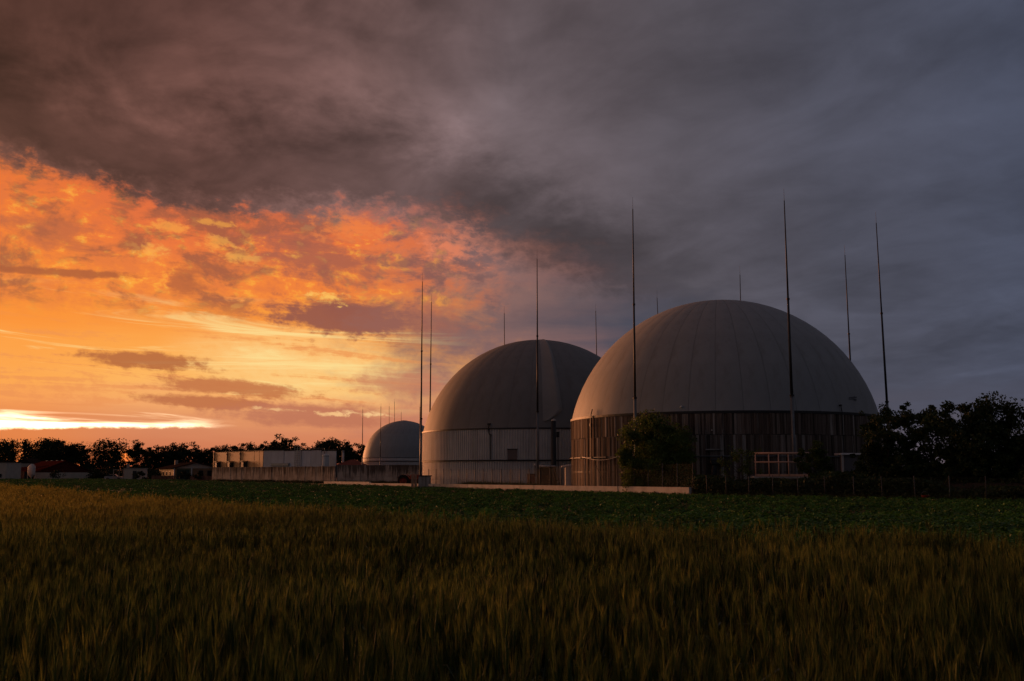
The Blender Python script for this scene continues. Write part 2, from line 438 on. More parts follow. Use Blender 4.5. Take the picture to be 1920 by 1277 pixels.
# ------------------------------------------------------------------ ground
def gz(x, y):
    t = min(1, max(0, (y - 150) / 150)); return -.42 * t * t * (3 - 2 * t)
def build_ground():
    ys = [-60, -20, 0, 20, 40, 60, 80, 100, 120, 150, 165, 180, 195, 210, 225, 240, 255, 270, 285, 300, 400, 700, 1500, 4000]
    xs = [-4000, -1500, -700, -400, -250, -150, -100, -60, -30, -15, 0, 15, 30, 60, 100, 150, 250, 400, 700, 1500, 4000]
    v = [(x, y, gz(x, y)) for y in ys for x in xs]
    w = len(xs)
    f = [(j * w + i, j * w + i + 1, (j + 1) * w + i + 1, (j + 1) * w + i) for j in range(len(ys) - 1) for i in range(w - 1)]
    o = MB().add(v, f).build('ground', M_SOIL, None, True)
    kind(o, 'structure')
build_ground()

# line of the low wall at the edge of the yard (left end -> right end)
LW0 = Vector((X(607, 125), 125, 0)); LW1 = Vector((X(1292, 67.5), 67.5, 0))
LWD = (LW1 - LW0).normalized(); LWL = (LW1 - LW0).length
LWN = Vector((LWD.y, -LWD.x, 0))            # towards the field
def lw(s, off=0.0, z=0.0): return LW0 + LWD * s - LWN * off + Vector((0, 0, z))
FR1 = Vector((X(1990, 52), 52, 0))          # fence goes on to the right

# bank of earth behind the right-hand fence, the tank pad on top
def build_bank():
    mb = MB()
    nx = 26; rows = []
    for i in range(nx + 1):
        t = i / nx
        a = LW1.lerp(FR1, t * 1.25) + Vector((0, .8, 0))
        rise = min(1, t * 4 + .15)
        rows.append([(a.x, a.y, -.05), (a.x + .3, a.y + 2.2, .55 * rise), (a.x + .6, a.y + 4.6, 1.08 * rise), (a.x + 1.0, a.y + 12, 1.12 * rise), (a.x + 2, a.y + 40, 1.0 * rise), (a.x + 2.5, a.y + 60, -.2)])
    v = [p for r in rows for p in r]; w = 6
    f = [(i * w + j, (i + 1) * w + j, (i + 1) * w + j + 1, i * w + j + 1) for i in range(nx) for j in range(w - 1)]
    o = mb.add(v, f).build('bank', M_SOIL, None, True); kind(o, 'structure')
build_bank()

# ------------------------------------------------------------------ digester tanks
def dome_prof(R, h, n=20):
    Rs = (R * R + h * h) / (2 * h); zc = h - Rs
    a0 = math.asin(max(-1, min(1, -zc / Rs)))
    return [(Rs * math.cos(a), zc + Rs * math.sin(a)) for a in [a0 + (math.pi / 2 - a0) * i / n for i in range(n + 1)]]
def gore_mesh(name, R, h, ng, m, puff=.03, n=18, sub=4):
    pr = dome_prof(R, h, n); da = 2 * math.pi / ng
    vs, fs = [], []
    for i, (r, z) in enumerate(pr):
        r = max(r, .02)
        gap = min(.011, r * da * .2)
        for k in range(sub + 1):
            u = k / sub
            a = -da / 2 + gap / r + (da - 2 * gap / r) * u
            p = puff * math.sin(math.pi * u) * min(1, r / (R * .3))
            nr, nz_ = pr[i][0], pr[i][1] - (h - (R * R + h * h) / (2 * h))
            L = math.hypot(nr, nz_) or 1
            rr, zz = r + p * nr / L, z + p * nz_ / L
            vs.append((rr * math.sin(a), -rr * math.cos(a), zz))
    w = sub + 1
    for i in range(n):
        for k in range(sub): fs.append((i * w + k, i * w + k + 1, (i + 1) * w + k + 1, (i + 1) * w + k))
    return MB().add(vs, fs).mesh(name, m, True)
def ring(r, z, w, h, n=120):
    return MB().lathe([(r, z), (r + w, z), (r + w, z + h), (r, z + h), (r, z)], n)
def dome(t, R, zj, h, ng, mm, puff=.012):
    inner = MB().lathe([(max(r * .9985, .02), z) for r, z in dome_prof(R - .02, h - .03, 20)], 80, c=(0, 0, zj)).build('dome_liner', M_LINER, t, True)
    g = gore_mesh('membrane_panel', R, h, ng, mm, puff)
    for k in range(ng): link('membrane_panel', g, t, (0, 0, zj), 2 * math.pi * k / ng)
    MB().lathe([(.7, h - .03), (.68, h + .02), (.3, h + .06), (.01, h + .07)], 24, c=(0, 0, zj)).build('crown_cap', mm, t, True)
def polar(R, a, z): return (R * math.sin(a), -R * math.cos(a), z)
def ang_for(t, px, R, zpx):
    """bearing (about the tank axis) where the wall is met at that column of the photograph"""
    o = t.location; d = ray(px, zpx); d = Vector((d.x, d.y)).normalized()
    b = -(o.x * d.x + o.y * d.y); c = o.x ** 2 + o.y ** 2 - R * R
    disc = max(0, b * b - c); s = -b - math.sqrt(disc)
    p = Vector((d.x * s - o.x, d.y * s - o.y))
    return math.atan2(p.x, -p.y)
def z_at(t, px, py, R):
    o = t.location; a = ang_for(t, px, R, py); p = polar(R, a, 0)
    return P(px, py, o.y + p[1]).z

R1 = 13.0
T1 = thing('digester_tank', (X(1356, 87), 87, 0), 'large grey domed digester tank with weathered brown board wall, nearest on the right', 'tank', 'domed digester tanks')
ZJ1 = P(1356, 770, 74).z; H1 = 10.42
MB().lathe([(R1 - .10, 0), (R1 - .10, ZJ1)], 96).build('tank_wall', M_CONC, T1, True)
dome(T1, R1, ZJ1, H1, 40, M_MEMB)
ring(R1 - .02, ZJ1 - .16, .14, .18).build('clamping_ring', M_DARK, T1)
fa = math.atan2(-T1.location.x, T1.location.y) * -1      # bearing of the viewer
fa = math.atan2(0 - T1.location.x, T1.location.y)
zt = z_at(T1, 1356, 815, R1)
def board(name, z0, z1, w, proud):
    return MB().box((0, -(R1 + .02 + proud / 2), (z0 + z1) / 2), (w, .035 + proud, z1 - z0), 0).mesh(name, M_BOARD)
WD = (.11, .145, .18, .235)
def tier(name, z0, z1):
    var = [[board(name, z0 + dz, z1, w - .012, p) for p, dz in ((0.0, 0), (.03, .02), (.055, .0))] for w in WD]
    a, end, k = fa - 1.82, fa + 1.82, 0
    while a < end and k < 298:
        i = RND.choices(range(4), (3, 4, 3, 2))[0]
        a += WD[i] / 2 / R1
        link(name, var[i][RND.randrange(3)], T1, (0, 0, 0), a); k += 1
        a += WD[i] / 2 / R1
tier('lower_board', .02, zt - .015); tier('upper_board', zt + .015, ZJ1 - .18)
zp = z_at(T1, 1112, 858, R1)
MB().lathe([(R1 + .14, zp - .035), (R1 + .21, zp - .035), (R1 + .21, zp + .035), (R1 + .14, zp + .035), (R1 + .14, zp - .035)], 140).build('heating_pipe', M_POLE, T1, True)
for i in range(-20, 21, 2):
    a = fa + i * .075
    MB().box((0, -(R1 + .14), zp), (.06, .26, .16)).build('pipe_bracket', M_DARK, T1).rotation_euler = (0, 0, a)
zc = z_at(T1, 1112, 885, R1)
MB().lathe([(R1 + .03, zc - .02), (R1 + .07, zc - .02), (R1 + .07, zc + .02), (R1 + .03, zc + .02)], 140).build('strap', M_DARK, T1)
# relief pipe, sagging cable, hanging cable
a = ang_for(T1, 1112, R1, 800)
mb = MB().tube([polar(R1 + .2, a, zp), polar(R1 + .2, a, ZJ1 - .5), polar(R1 + .18, a, ZJ1 + .15), polar(R1 + .05, a, ZJ1 + .55)], .045, 8)
mb.box(polar(R1 + .22, a, z_at(T1, 1112, 797, R1)), (.16, .16, .22), a)
mb.build('relief_pipe', M_DARK, T1)
pts = []
for k in range(13):
    u = k / 12; b = ang_for(T1, 1097 + (1168 - 1097) * u, R1, 858)
    pts.append(polar(R1 + .3, b, zp + .08 - .30 * math.sin(math.pi * u)))
MB().tube(pts, .03, 6).build('sagging_cable', M_GALV, T1, True)
pts = []
for k in range(11):
    u = k / 10; b = ang_for(T1, 1118 + 18 * u ** 1.6, R1, 880)
    pts.append(polar(R1 + .2, b, zp - u * 1.75))
MB().tube(pts, .022, 6).build('hanging_cable', M_DARK, T1, True)
# inspection hatch framed on the wall, small fittings
a0 = ang_for(T1, 1324, R1, 820); a1 = ang_for(T1, 1355, R1, 820)
z0, z1 = z_at(T1, 1340, 843, R1), z_at(T1, 1340, 806, R1)
mb = MB()
for b in (a0, a1): mb.box(polar(R1 + .12, b, (z0 + z1) / 2), (.035, .07, z1 - z0), b)
mb.box(polar(R1 + .14, (a0 + a1) / 2, z0), ((a1 - a0) * R1 + .1, .16, .09), (a0 + a1) / 2)
mb.build('hatch_frame', M_CONC, T1)
for px, py, r in ((1277, 763, .12), (1335, 807, .06)):
    b = ang_for(T1, px, R1, py)
    MB().lathe([(.01, -r), (r * .8, -r * .5), (r, 0), (r * .8, r * .5), (.01, r)], 12, c=polar(R1 + .1 - (.15 if py < 770 else 0), b, z_at(T1, px, py, R1))).build('vent_knob', M_WHITE, T1, True)
a = ang_for(T1, 1577, R1, 780)
MB().tube([polar(R1 + .12, a, zp + .1), polar(R1 + .12, a, ZJ1), polar(R1 + .03, a, ZJ1 + .5)], .035, 6).box(polar(R1 + .0, a, ZJ1 + .52), (.16, .16, .12), a).build('relief_pipe', M_DARK, T1)
# pipe stub and grey elbow low on the wall
a = ang_for(T1, 1345, R1, 866)
za = z_at(T1, 1345, 866, R1)
MB().box(polar(R1 + .45, a, za), (1.0, .7, .5), a, bev=.1).tube([polar(R1 + .5, a - .01, za - .1), polar(R1 + .6, a - .02, za - .9), polar(R1 + .6, a - .02, za - 2)], .2, 10).build('pump_housing', M_DARK, T1)
# maker's mark printed on the dome, too small to read: a word over a tapering underline
def mark(t, px0, px1, py, zj, R, h, m):
    pr = dome_prof(R, h, 60)
    def on(px, py):
        o = t.location; best = None
        d = ray(px, py)
        for k in range(4000):
            Y = o.y - R - 1 + k * .005
            p = Vector((0, 0, EYE)) + d * (Y / d.y)
            r = math.hypot(p.x - o.x, p.y - o.y)
            Rs = (R * R + h * h) / (2 * h); zc = zj + h - Rs
            if r * r + (p.z - zc) ** 2 <= (Rs + .07) ** 2: return p - o
        return None
    mb = MB()
    def patch(x0, x1, y0, y1):
        q = [on(x0, y1), on(x1, y1), on(x1, y0), on(x0, y0)]
        if all(q): mb.add(q, [(0, 1, 2, 3)])
    n = 9
    for k in range(n):
        x0 = px0 + (px1 - px0) * k / n
        hgt = (1.9, 2.0, 1.9, 1.9, 2.2, 3.2, 3.4, 2.2, 2.3)[k]
        patch(x0 + .15, x0 + 1.15, py - hgt, py)
        if k % 3 != 1: patch(x0 + .15, x0 + 1.5, py - .5, py + .1)
    patch(px0, px0 + 8.5, py + 1.4, py + 2.3); patch(px0 + 8.5, px1 - 1.5, py + 1.8, py + 2.8)
    patch(px1 - 4.2, px1 - 3.2, py + 2.4, py + 5); patch(px1 - 2.2, px1 - 1.2, py + 2.2, py + 5)
    if mb.f: mb.build('maker_mark', m, t)
M_INK = mat('faded_ink', (.030, .035, .05), .8, .1)
mark(T1, 1592, 1607, 746.3, ZJ1, R1, H1, M_INK)

# ---- the second tank: ribbed white cladding
R2 = 13.0
T2 = thing('digester_tank', (X(1010, 113), 113, 0), 'domed digester tank with ribbed pale cladding and a folded dome, partly behind the nearest tank', 'tank', 'domed digester tanks')
ZJ2 = P(1010, 802, 100).z; H2 = 10.5
dome(T2, R2, ZJ2, H2, 36, M_MEMB2, .015)
ring(R2 - .02, ZJ2 - .12, .14, .14).build('clamping_ring', M_DARK, T2)
zp2 = z_at(T2, 1010, 863, R2)
def ribbed(name, z0, z1, R, n=300, d=.085, m=M_WHITE, t=None, out=0.0):
    vs, fs = [], []
    for k in range(n):
        for u, o_ in ((0, 0), (.55, 0), (.63, d), (.92, d)):
            a = 2 * math.pi * (k + u) / n
            for z in (z0, z1): vs.append(polar(R + o_ + out, a, z))
    w = n * 4
    for i in range(w):
        j = (i + 1) % w
        fs.append((i * 2, j * 2, j * 2 + 1, i * 2 + 1))
    return MB().add(vs, fs).build(name, m, t)
ribbed('upper_cladding', zp2 + .06, ZJ2 - .12, R2, t=T2)
ribbed('lower_cladding', -.02, zp2 - .06, R2, t=T2, out=-.05)
MB().lathe([(R2 + .04, zp2 - .05), (R2 + .14, zp2 - .07), (R2 + .16, zp2 + .04), (R2 + .04, zp2 + .05)], 140).build('heating_pipe', M_DARK, T2)
a = ang_for(T2, 921, R2, 830)
z8 = z_at(T2, 921, 816, R2)
MB().tube([polar(R2 + .16, a, zp2 + .1), polar(R2 + .16, a, z8)], .05, 8).tube([polar(R2 + .16, a + .01, z8), polar(R2 + .16, a - .012, z8 + .1), polar(R2 + .16, a - .02, z8 + .5), polar(R2 + .05, a - .02, ZJ2 + .35)], .05, 8).box(polar(R2 + .0, a - .02, ZJ2 + .4), (.25, .2, .2), a).build('relief_pipe', M_DARK, T2)
a = ang_for(T2, 961, R2, 850)
z0, z1 = z_at(T2, 961, 862, R2), z_at(T2, 961, 843, R2)
MB().box(polar(R2 + .05, a, (z0 + z1) / 2), (.95, .16, z1 - z0), a, bev=.02).build('inspection_hatch', mat('hatch_brown', (.16, .13, .125), .7, .2), T2)
MB().box(polar(R2 + .09, a, z1 + .03), (1.06, .16, .09), a).build('hatch_hood', M_DARK, T2)
# the slack fold of membrane hanging over the front of the dome
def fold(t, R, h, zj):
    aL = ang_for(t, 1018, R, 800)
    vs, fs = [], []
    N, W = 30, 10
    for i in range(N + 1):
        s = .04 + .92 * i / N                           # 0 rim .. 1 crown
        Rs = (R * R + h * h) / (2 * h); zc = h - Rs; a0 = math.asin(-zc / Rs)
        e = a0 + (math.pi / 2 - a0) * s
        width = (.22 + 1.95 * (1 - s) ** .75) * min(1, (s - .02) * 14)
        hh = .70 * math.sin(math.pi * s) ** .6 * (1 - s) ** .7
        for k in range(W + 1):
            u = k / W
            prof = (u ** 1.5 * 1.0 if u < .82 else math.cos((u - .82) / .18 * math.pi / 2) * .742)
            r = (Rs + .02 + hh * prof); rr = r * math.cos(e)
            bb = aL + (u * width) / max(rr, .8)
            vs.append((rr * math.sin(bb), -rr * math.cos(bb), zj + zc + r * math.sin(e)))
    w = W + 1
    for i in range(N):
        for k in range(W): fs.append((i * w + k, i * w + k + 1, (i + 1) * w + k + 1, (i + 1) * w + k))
    MB().add(vs, fs).build('membrane_fold', mat('membrane_fold', (.25, .242, .232), .6, .12, .4), t, True)  # lighter than the dome skin: skylight on the fold painted into its colour
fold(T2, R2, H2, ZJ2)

# ---- far tanks
def far_tank(px, Y, R, h, zj, label, back=False):
    t = thing('digester_tank', (X(px, Y), Y, gz(0, Y)), label, 'tank', 'domed digester tanks')
    zj -= t.location.z
    dome(t, R, zj, h, 28, M_MEMB, .012)
    ring(R - .02, zj - .6, .10, .5, 80).build('pale_band', M_WHITE, t)
    ring(R - .02, zj - .75, .14, .12, 80).build('clamping_ring', M_DARK, t)
    ribbed('cladding', 0, zj - .75, R, 200, .05, M_WHITE, t)
    return t
T3 = far_tank(756, 200, 8.05, 7.45, P(756, 858, 192).z, 'small distant domed tank left of the two large ones, behind concrete wall')
T4 = far_tank(826, 232, 9.3, 8.2, P(826, 860, 223).z, 'distant dome mostly hidden, peeping between small dome and large folded dome')

# ------------------------------------------------------------------ lightning masts
def mast(pxt, pyt, pxb, pyb, Y, label, rb=.15, rt=.045, base=None, group='lightning masts around the large tanks', tip=.95, z0=None):
    top = P(pxt, pyt, Y); low = P(pxb, pyb, Y)
    zb = z0 if z0 is not None else gz(0, Y)
    u = (zb - low.z) / (top.z - low.z)
    b = low + (top - low) * u
    t = thing('lightning_mast', b, label, 'lightning rod', group)
    d = top - b
    rb *= .78; rt *= .8
    seg = [(Vector((0, 0, 0)), rb), (d * .33, rb * .93)]
    MB().tube([s[0] for s in seg], [s[1] for s in seg], 10).build('lower_shaft', M_POLE, t, True)
    MB().tube([d * .328, d * .66], [rb * .80, rb * .62], 10).build('middle_shaft', M_DARK, t, True)
    MB().tube([d * .655, d * 1.0], [rb * .56, rt], 8).build('upper_shaft', M_DARK, t, True)
    MB().tube([d, d + Vector((0, 0, tip))], [.014, .008], 6).build('tip_rod', M_DARK, t)
    for u_, r_ in ((.328, rb * 1.25), (.655, rb * .9)):
        MB().tube([d * u_, d * (u_ + .006)], r_, 10).build('joint_collar', M_DARK, t)
    MB().box((0, 0, .03), (rb * 4, rb * 4, .06)).build('base_plate', M_GALV, t)
    return t
mast(1186.5, 392, 1191.2, 790, 75.0, 'tall mast crossing left part of nearest dome, its foot behind the leafy tree')
mast(1470.5, 376, 1488.5, 840, 72.3, 'tallest mast, in front of nearest dome, foot by orange railing', .17)
mast(1643, 418, 1665, 785, 80, 'tall mast at the right rim of nearest dome, foot in the trees')
mast(1584.3, 478, 1594.5, 680, 92.5, 'mast rising behind the right shoulder of nearest dome')
mast(1387.5, 515, 1388.6, 564, 103, 'mast tip showing just above the crown of nearest dome')
mast(1232, 558, 1233, 582, 114, 'short mast tip showing above left shoulder of nearest dome')
mast(1117, 583, 1118.5, 660, 126, 'mast behind folded dome, close beside the nearest dome')
mast(1007, 485, 1008.3, 890, 97.3, 'tall mast standing straight in front of the folded dome', .16)
mast(945.5, 587, 945.8, 642, 127, 'mast behind left half of the folded dome')
mast(809, 566, 806.5, 758, 117, 'mast rising behind left edge of folded dome')
mast(792, 528, 788.5, 880, 104.5, 'tall mast at left edge of folded dome, foot by the cabinets', .16)
G2 = 'lightning masts around the distant domes'
mast(680.2, 768, 679, 868, 185, 'thin distant mast left of the small dome', .14, .05, group=G2, tip=.6)
mast(714.2, 762, 713, 858, 188, 'thin distant mast in front of the small dome', .12, .05, group=G2, tip=.6)
mast(729.7, 762, 729.7, 797, 215, 'thin distant mast tip behind left shoulder of small dome, shorter of two', .12, .05, group=G2, tip=.6)
mast(739.6, 753, 739.6, 795, 218, 'thin distant mast tip behind small dome, taller of two near its crown', .12, .05, group=G2, tip=.6)
mast(752.2, 773, 752.2, 793, 222, 'short distant mast tip right at the crown of the small dome', .12, .05, group=G2, tip=.6)
mast(787.2, 763, 786.8, 850, 190, 'thin distant mast just left of the tall mast by the cabinets', .13, .05, group=G2, tip=.6)

# ------------------------------------------------------------------ walls and fences
def s_of(px):
    lo_, hi_ = -20.0, LWL + 10
    for _ in range(40):
        m = (lo_ + hi_) / 2; p = LW0 + LWD * m
        if X(0, p.y) * 0 + p.x < X(px, p.y): lo_ = m
        else: hi_ = m
    return lo_
LWA = math.atan2(LWD.y, LWD.x)
def build_low_wall():
    t = thing('low_wall', LW0, 'long low pale concrete wall at field edge in front of the tanks', 'wall', rz=LWA)
    cuts = [0, 4.5, s_of(692)]; k = 0
    while cuts[-1] < LWL - 3.5: cuts.append(cuts[-1] + (5.3 if k % 2 else 6.1)); k += 1
    cuts[-1] = LWL
    for i in range(len(cuts) - 1):
        a, b = cuts[i] + .012, cuts[i + 1] - .012
        zt = lambda s: .40 + .28 * s / LWL + (.14 if i < 2 else 0)
        y0, y1 = RND.uniform(-.015, .015), .24
        poly = [(a, y0), (b, y0), (b, y1), (a, y1)]
        vs = [(x, y, -.2) for x, y in poly] + [(x, y, zt(x)) for x, y in poly]
        MB().add(vs, [(3, 2, 1, 0), (4, 5, 6, 7), (0, 1, 5, 4), (1, 2, 6, 5), (2, 3, 7, 6), (3, 0, 4, 7)]).build('wall_section', M_CONC2, t)
    for px in (755, 813, 1228):
        s = s_of(px)
        MB().box((s, -.03, .30), (.16, .05, .14), bev=.02).build('drain_cover', M_DARK, t)
build_low_wall()
def panel_wall(name, A, B, h, label, w=1.2, m=M_STAIN, cap=True):
    d = B - A; L = d.length
    t = thing(name, A, label, 'wall', rz=math.atan2(d.y, d.x))
    n = max(1, round(L / w)); w = L / n
    for i in range(n):
        MB().box(((i + .5) * w, RND.uniform(-.03, .03), h / 2 - .2), (w - .035, .22, h + .4 + RND.uniform(-.05, .05)), bev=.015).build('concrete_panel', m, t)
    MB().box((L / 2, .10, h / 2 - .2), (L - .1, .08, h * .97 + .3)).build('backing', M_DARK, t)
    return t
RA, RB, RC = Vector((X(398, 186), 186, 0)), Vector((X(628, 150), 150, 0)), Vector((X(795, 147), 147, 0))
zra = P(400, 878.5, 186).z; zrb = P(615, 872, 151).z
panel_wall('retaining_wall', RA, RB, (zra + zrb) / 2, 'stained concrete panel wall below the flat plant building, sunset-lit')
panel_wall('retaining_wall', RB + Vector((.35, .1, 0)), RC, P(700, 872, 149).z, 'dim grey concrete panel wall behind the red tractor')

def mesh_panel(L, h, m, cell=.12):
    mb = MB()
    def wire(p, q, r=.0013):
        p, q = Vector(p), Vector(q); d = (q - p).normalized(); u = Vector((-d.z, 0, d.x)) * r
        mb.add([p - u, p + u, q + u, q - u], [(0, 1, 2, 3)])
    k = -h
    while k < L:
        a0, a1 = max(0, k), min(L, k + h)
        if a1 - a0 > .05:
            wire((a0, 0, a0 - k), (a1, 0, a1 - k)); wire((a0, .004, h - (a0 - k)), (a1, .004, h - (a1 - k)))
        k += cell
    for z in (.05, h * .5, h - .03): mb.tube([(0, 0, z), (L, 0, z)], .004, 4, False)
    return mb.mesh('mesh_panel', m)
M_WIRE = mat('fence_wire', (.05, .052, .05), .5, .2, metal=.5)
M_POSTD = mat('dark_post', (.06, .06, .06), .6, .3, rand=.2)
M_POSTP = mat('pale_post', (.095, .092, .09), .7, .3, 3, rand=.25)
def fence(name, pts, tops, label, pm, z0=None):
    """pts: foot of each post; tops: height of its top"""
    O = pts[0]
    t = thing(name, O, label, 'fence')
    for i, (p, h) in enumerate(zip(pts, tops)):
        q = p - O
        lean = Vector((RND.uniform(-.03, .03), RND.uniform(-.03, .03), 0))
        MB().tube([q, q + lean * .5 + Vector((0, 0, h * .5)), q + lean + Vector((0, 0, h))], [.030, .028, .026], 8).build('post', pm, t, True)
        if i + 1 < len(pts):
            d = pts[i + 1] - p; d.z = 0
            link('mesh_panel', mesh_panel(d.length, min(h, tops[i + 1]) - .08, M_WIRE), t, q, math.atan2(d.y, d.x))
    return t
s0, s1 = s_of(797), LWL - .05
nn = 25
pts = [lw(s0 + (s1 - s0) * i / nn, .42) for i in range(nn + 1)]
fence('chain_link_fence', pts[:14], [P(800, 879.5, 101).z] * 14, 'dark wire fence on low wall in front of the folded-dome tank', M_POSTD)
fence('chain_link_fence', pts[13:], [2.22 + .01 * i for i in range(len(pts) - 13)], 'wire fence on low wall in front of the leafy tree by nearest tank', M_POSTP)
cols = [1326, 1362, 1405, 1450, 1497, 1548, 1602, 1655, 1717, 1782, 1850, 1925, 2005]
pts = []
for px in cols:
    u0, u1 = 0, 1.3
    for _ in range(40):
        m = (u0 + u1) / 2; p = LW1.lerp(FR1, m)
        if p.x < X(px, p.y): u0 = m
        else: u1 = m
    p = LW1.lerp(FR1, u0); pts.append(Vector((p.x, p.y, -.05)))
fence('chain_link_fence', pts, [1.5 + RND.uniform(-.04, .06) for _ in pts], 'wire fence with pale posts along field edge right of the low wall', M_POSTP)

# ------------------------------------------------------------------ yard equipment beside the tanks
M_RAIL = mat('orange_rail_paint', (.80, .42, .28), .5, .12, 6)
def build_platform():
    Y = 71.6; c = P(1416, 895, Y); e = P(1517, 895, Y)
    t = thing('platform_railing', (c.x, Y, 0), 'orange pipe railing on a raised platform before the nearest tank', 'railing', rz=math.radians(-3))
    L = e.x - c.x
    z = lambda py: P(1460, py, Y).z
    for name, py, r in (('top_rail', 850, .075), ('mid_rail', 866.5, .05)):
        MB().tube([(0, 0, z(py)), (L, 0, z(py))], r, 8).build(name, M_RAIL, t, True)
    for u in (.015, .26, .44, .62, .985):
        MB().tube([(L * u, 0, z(893)), (L * u, 0, z(850))], .042, 8).build('post', M_RAIL, t, True)
    for u in (.015, .985):
        MB().tube([(L * u, 0, z(850)), (L * u, 1.0, z(850))], .04, 8).build('side_rail', M_RAIL, t, True)
    MB().box((L / 2, .0, z(891.3)), (L, .06, .16)).build('toe_board', M_RAIL, t)
    MB().box((L / 2, .75, z(895)), (L + .2, 1.5, .18), bev=.02).build('slab', M_CONC2, t)
    for u in (.1, .9): MB().box((L * u, .75, z(896) / 2 - .1), (.3, 1.2, z(896) - .25)).build('footing', M_CONC, t)
build_platform()
def build_shelter():
    Y = 72.8; a = P(1577, 900, Y); b = P(1640, 900, Y); L = b.x - a.x
    z = lambda py: P(1600, py, Y).z
    t = thing('equipment_shelter', (a.x, Y, 0), 'grey-walled equipment shelter with white canopy against nearest tank, right side', 'shelter')
    MB().box((L / 2, .4, z(851.5)), (L + .1, 1.5, .13), bev=.02).build('canopy', mat('white_paint', (.72, .72, .72), .5, .12), t)
    MB().box((.10, -.2, (z(897) + z(853)) / 2), (.14, .14, z(853) - z(897))).build('corner_post', M_WHITE, t)
    MB().box((L / 2 + .12, .35, (z(897) + z(854)) / 2), (L - .26, .9, z(854) - z(897))).build('wall', mat('grey_panel', (.16, .15, .155), .7, .2), t)
    MB().box((L * .68, -.11, (z(897) + z(862)) / 2), (.9, .03, z(862) - z(897)), bev=.01).build('door', mat('grey_door', (.19, .18, .185), .6, .2), t)
    MB().box((L / 2, .5, z(898) / 2 - .1), (L, 1.3, z(898) - .1)).build('plinth', M_CONC, t)
    a2 = P(1553, 903, 70.4); b2 = P(1652, 908, 69)
    d = b2 - a2
    t2 = thing('concrete_apron', (a2.x, a2.y, 0), 'pale broken concrete apron edge on the bank below the equipment shelter', 'apron', rz=math.atan2(d.y, d.x))
    n = 6
    for i in range(n):
        MB().box(((i + .5) * d.length / n, .5 + RND.uniform(-.06, .06), a2.z - .07 - .03 * i + RND.uniform(-.03, .03)), (d.length / n - .03, 1.1, .22), RND.uniform(-.04, .04), bev=.03).build('slab', M_CONC2, t2)
build_shelter()
def build_pump_house():
    Y = 98.6; z = lambda py: P(1020, py, Y).z
    a = P(1010, 900, Y); b = P(1041, 900, Y); L = b.x - a.x
    t = thing('pump_shelter', (a.x, Y, 0), 'small dark pump shelter with pale rounded roof gutter below the folded dome', 'shelter')
    MB().tube([(-.1, -.55, z(874.5)), (L, -.55, z(874.5))], .10, 8).build('roof_gutter', M_WHITE, t, True)
    MB().box((L / 2, 0, z(874.5)), (L + .2, 1.0, .10)).build('roof', M_GALV, t)
    MB().box((L / 2, .1, z(876) / 2), (L - .1, .8, z(876))).build('wall', M_DARK, t)
    MB().box((L * .35, -.34, .75), (.9, .08, 1.3)).build('door', mat('brown_door', (.05, .03, .026), .7, .3), t)
    Y = 98.9; p = P(1037.5, 790, Y)
    t = thing('black_duct', (p.x, Y - .6, 0), 'upright black duct with pale cap rising before the folded-dome tank', 'duct')
    MB().tube([(0, 0, 0), (0, 0, 1.0), (0, 0, p.z)], [.42, .26, .24], 14).build('shaft', M_DARK, t, True)
    MB().lathe([(.25, 0), (.27, .05), (.16, .16), (.01, .22)], 14, c=(0, 0, p.z)).build('cap', M_CONC2, t, True)
    MB().box((.42, .1, P(1042, 815, Y).z), (.3, .3, .55), bev=.03).build('control_box', M_DARK, t)
    MB().tube([(.42, .1, P(1042, 815, Y).z - .2), (.42, .1, 1.2), (.6, .1, .3)], .045, 8).build('conduit', M_DARK, t, True)
    for zz in (.5, .85): MB().lathe([(.30, 0), (.55, .0), (.55, .07), (.30, .07)], 16, c=(0, 0, zz)).build('flange', M_DARK, t)
    Y = 95.5
    p = P(996, 889.5, Y)
    t = thing('valve_cabinet', (p.x, Y, 0), 'reddish metal cabinet standing left of the small pump shelter', 'cabinet')
    m = mat('red_brown_paint', (.20, .085, .06), .6, .25, 3)
    MB().box((0, 0, p.z / 2), (.75, .5, p.z), bev=.03).build('body', m, t)
    MB().box((0, -.265, p.z / 2), (.62, .03, p.z - .25), bev=.01).build('door', m, t)
    MB().box((0, 0, p.z + .03), (.85, .6, .06)).build('lid', M_DARK, t)
    Y = 96; p = P(1003, 874, Y)
    t = thing('yard_lamp', (p.x, Y - .6, 0), 'short post with pale round head beside the pump shelter', 'lamp post')
    MB().tube([(0, 0, 0), (0, 0, p.z)], .04, 8).build('post', M_DARK, t)
    MB().lathe([(.01, -.12), (.11, -.06), (.12, .02), (.07, .10), (.01, .13)], 12, c=(0, 0, p.z + .1)).build('head', M_CONC2, t, True)
    # little lean-to between the two tanks
    Y = 90.5; a = P(1055.5, 875, Y); b = P(1075, 872, Y); L = b.x - a.x
    t = thing('lean_to', (a.x, Y, 0), 'small pale-roofed lean-to squeezed between the two large tanks', 'shelter')
    MB().add([(-.15, -.6, a.z - .05), (L, -.6, b.z - .02), (L, .8, b.z), (-.15, .8, a.z - .03), (-.15, -.6, a.z + .04), (L, -.6, b.z + .08), (L, .8, b.z + .1), (-.15, .8, a.z + .06)], [(3, 2, 1, 0), (4, 5, 6, 7), (0, 1, 5, 4), (1, 2, 6, 5), (2, 3, 7, 6), (3, 0, 4, 7)]).build('roof', mat('white_paint', (.72, .72, .72), .5, .12), t)
    MB().box((L / 2 + .1, .1, a.z / 2 - .04), (L - .2, 1.2, a.z - .06)).build('wall', M_WHITE, t)
build_pump_house()
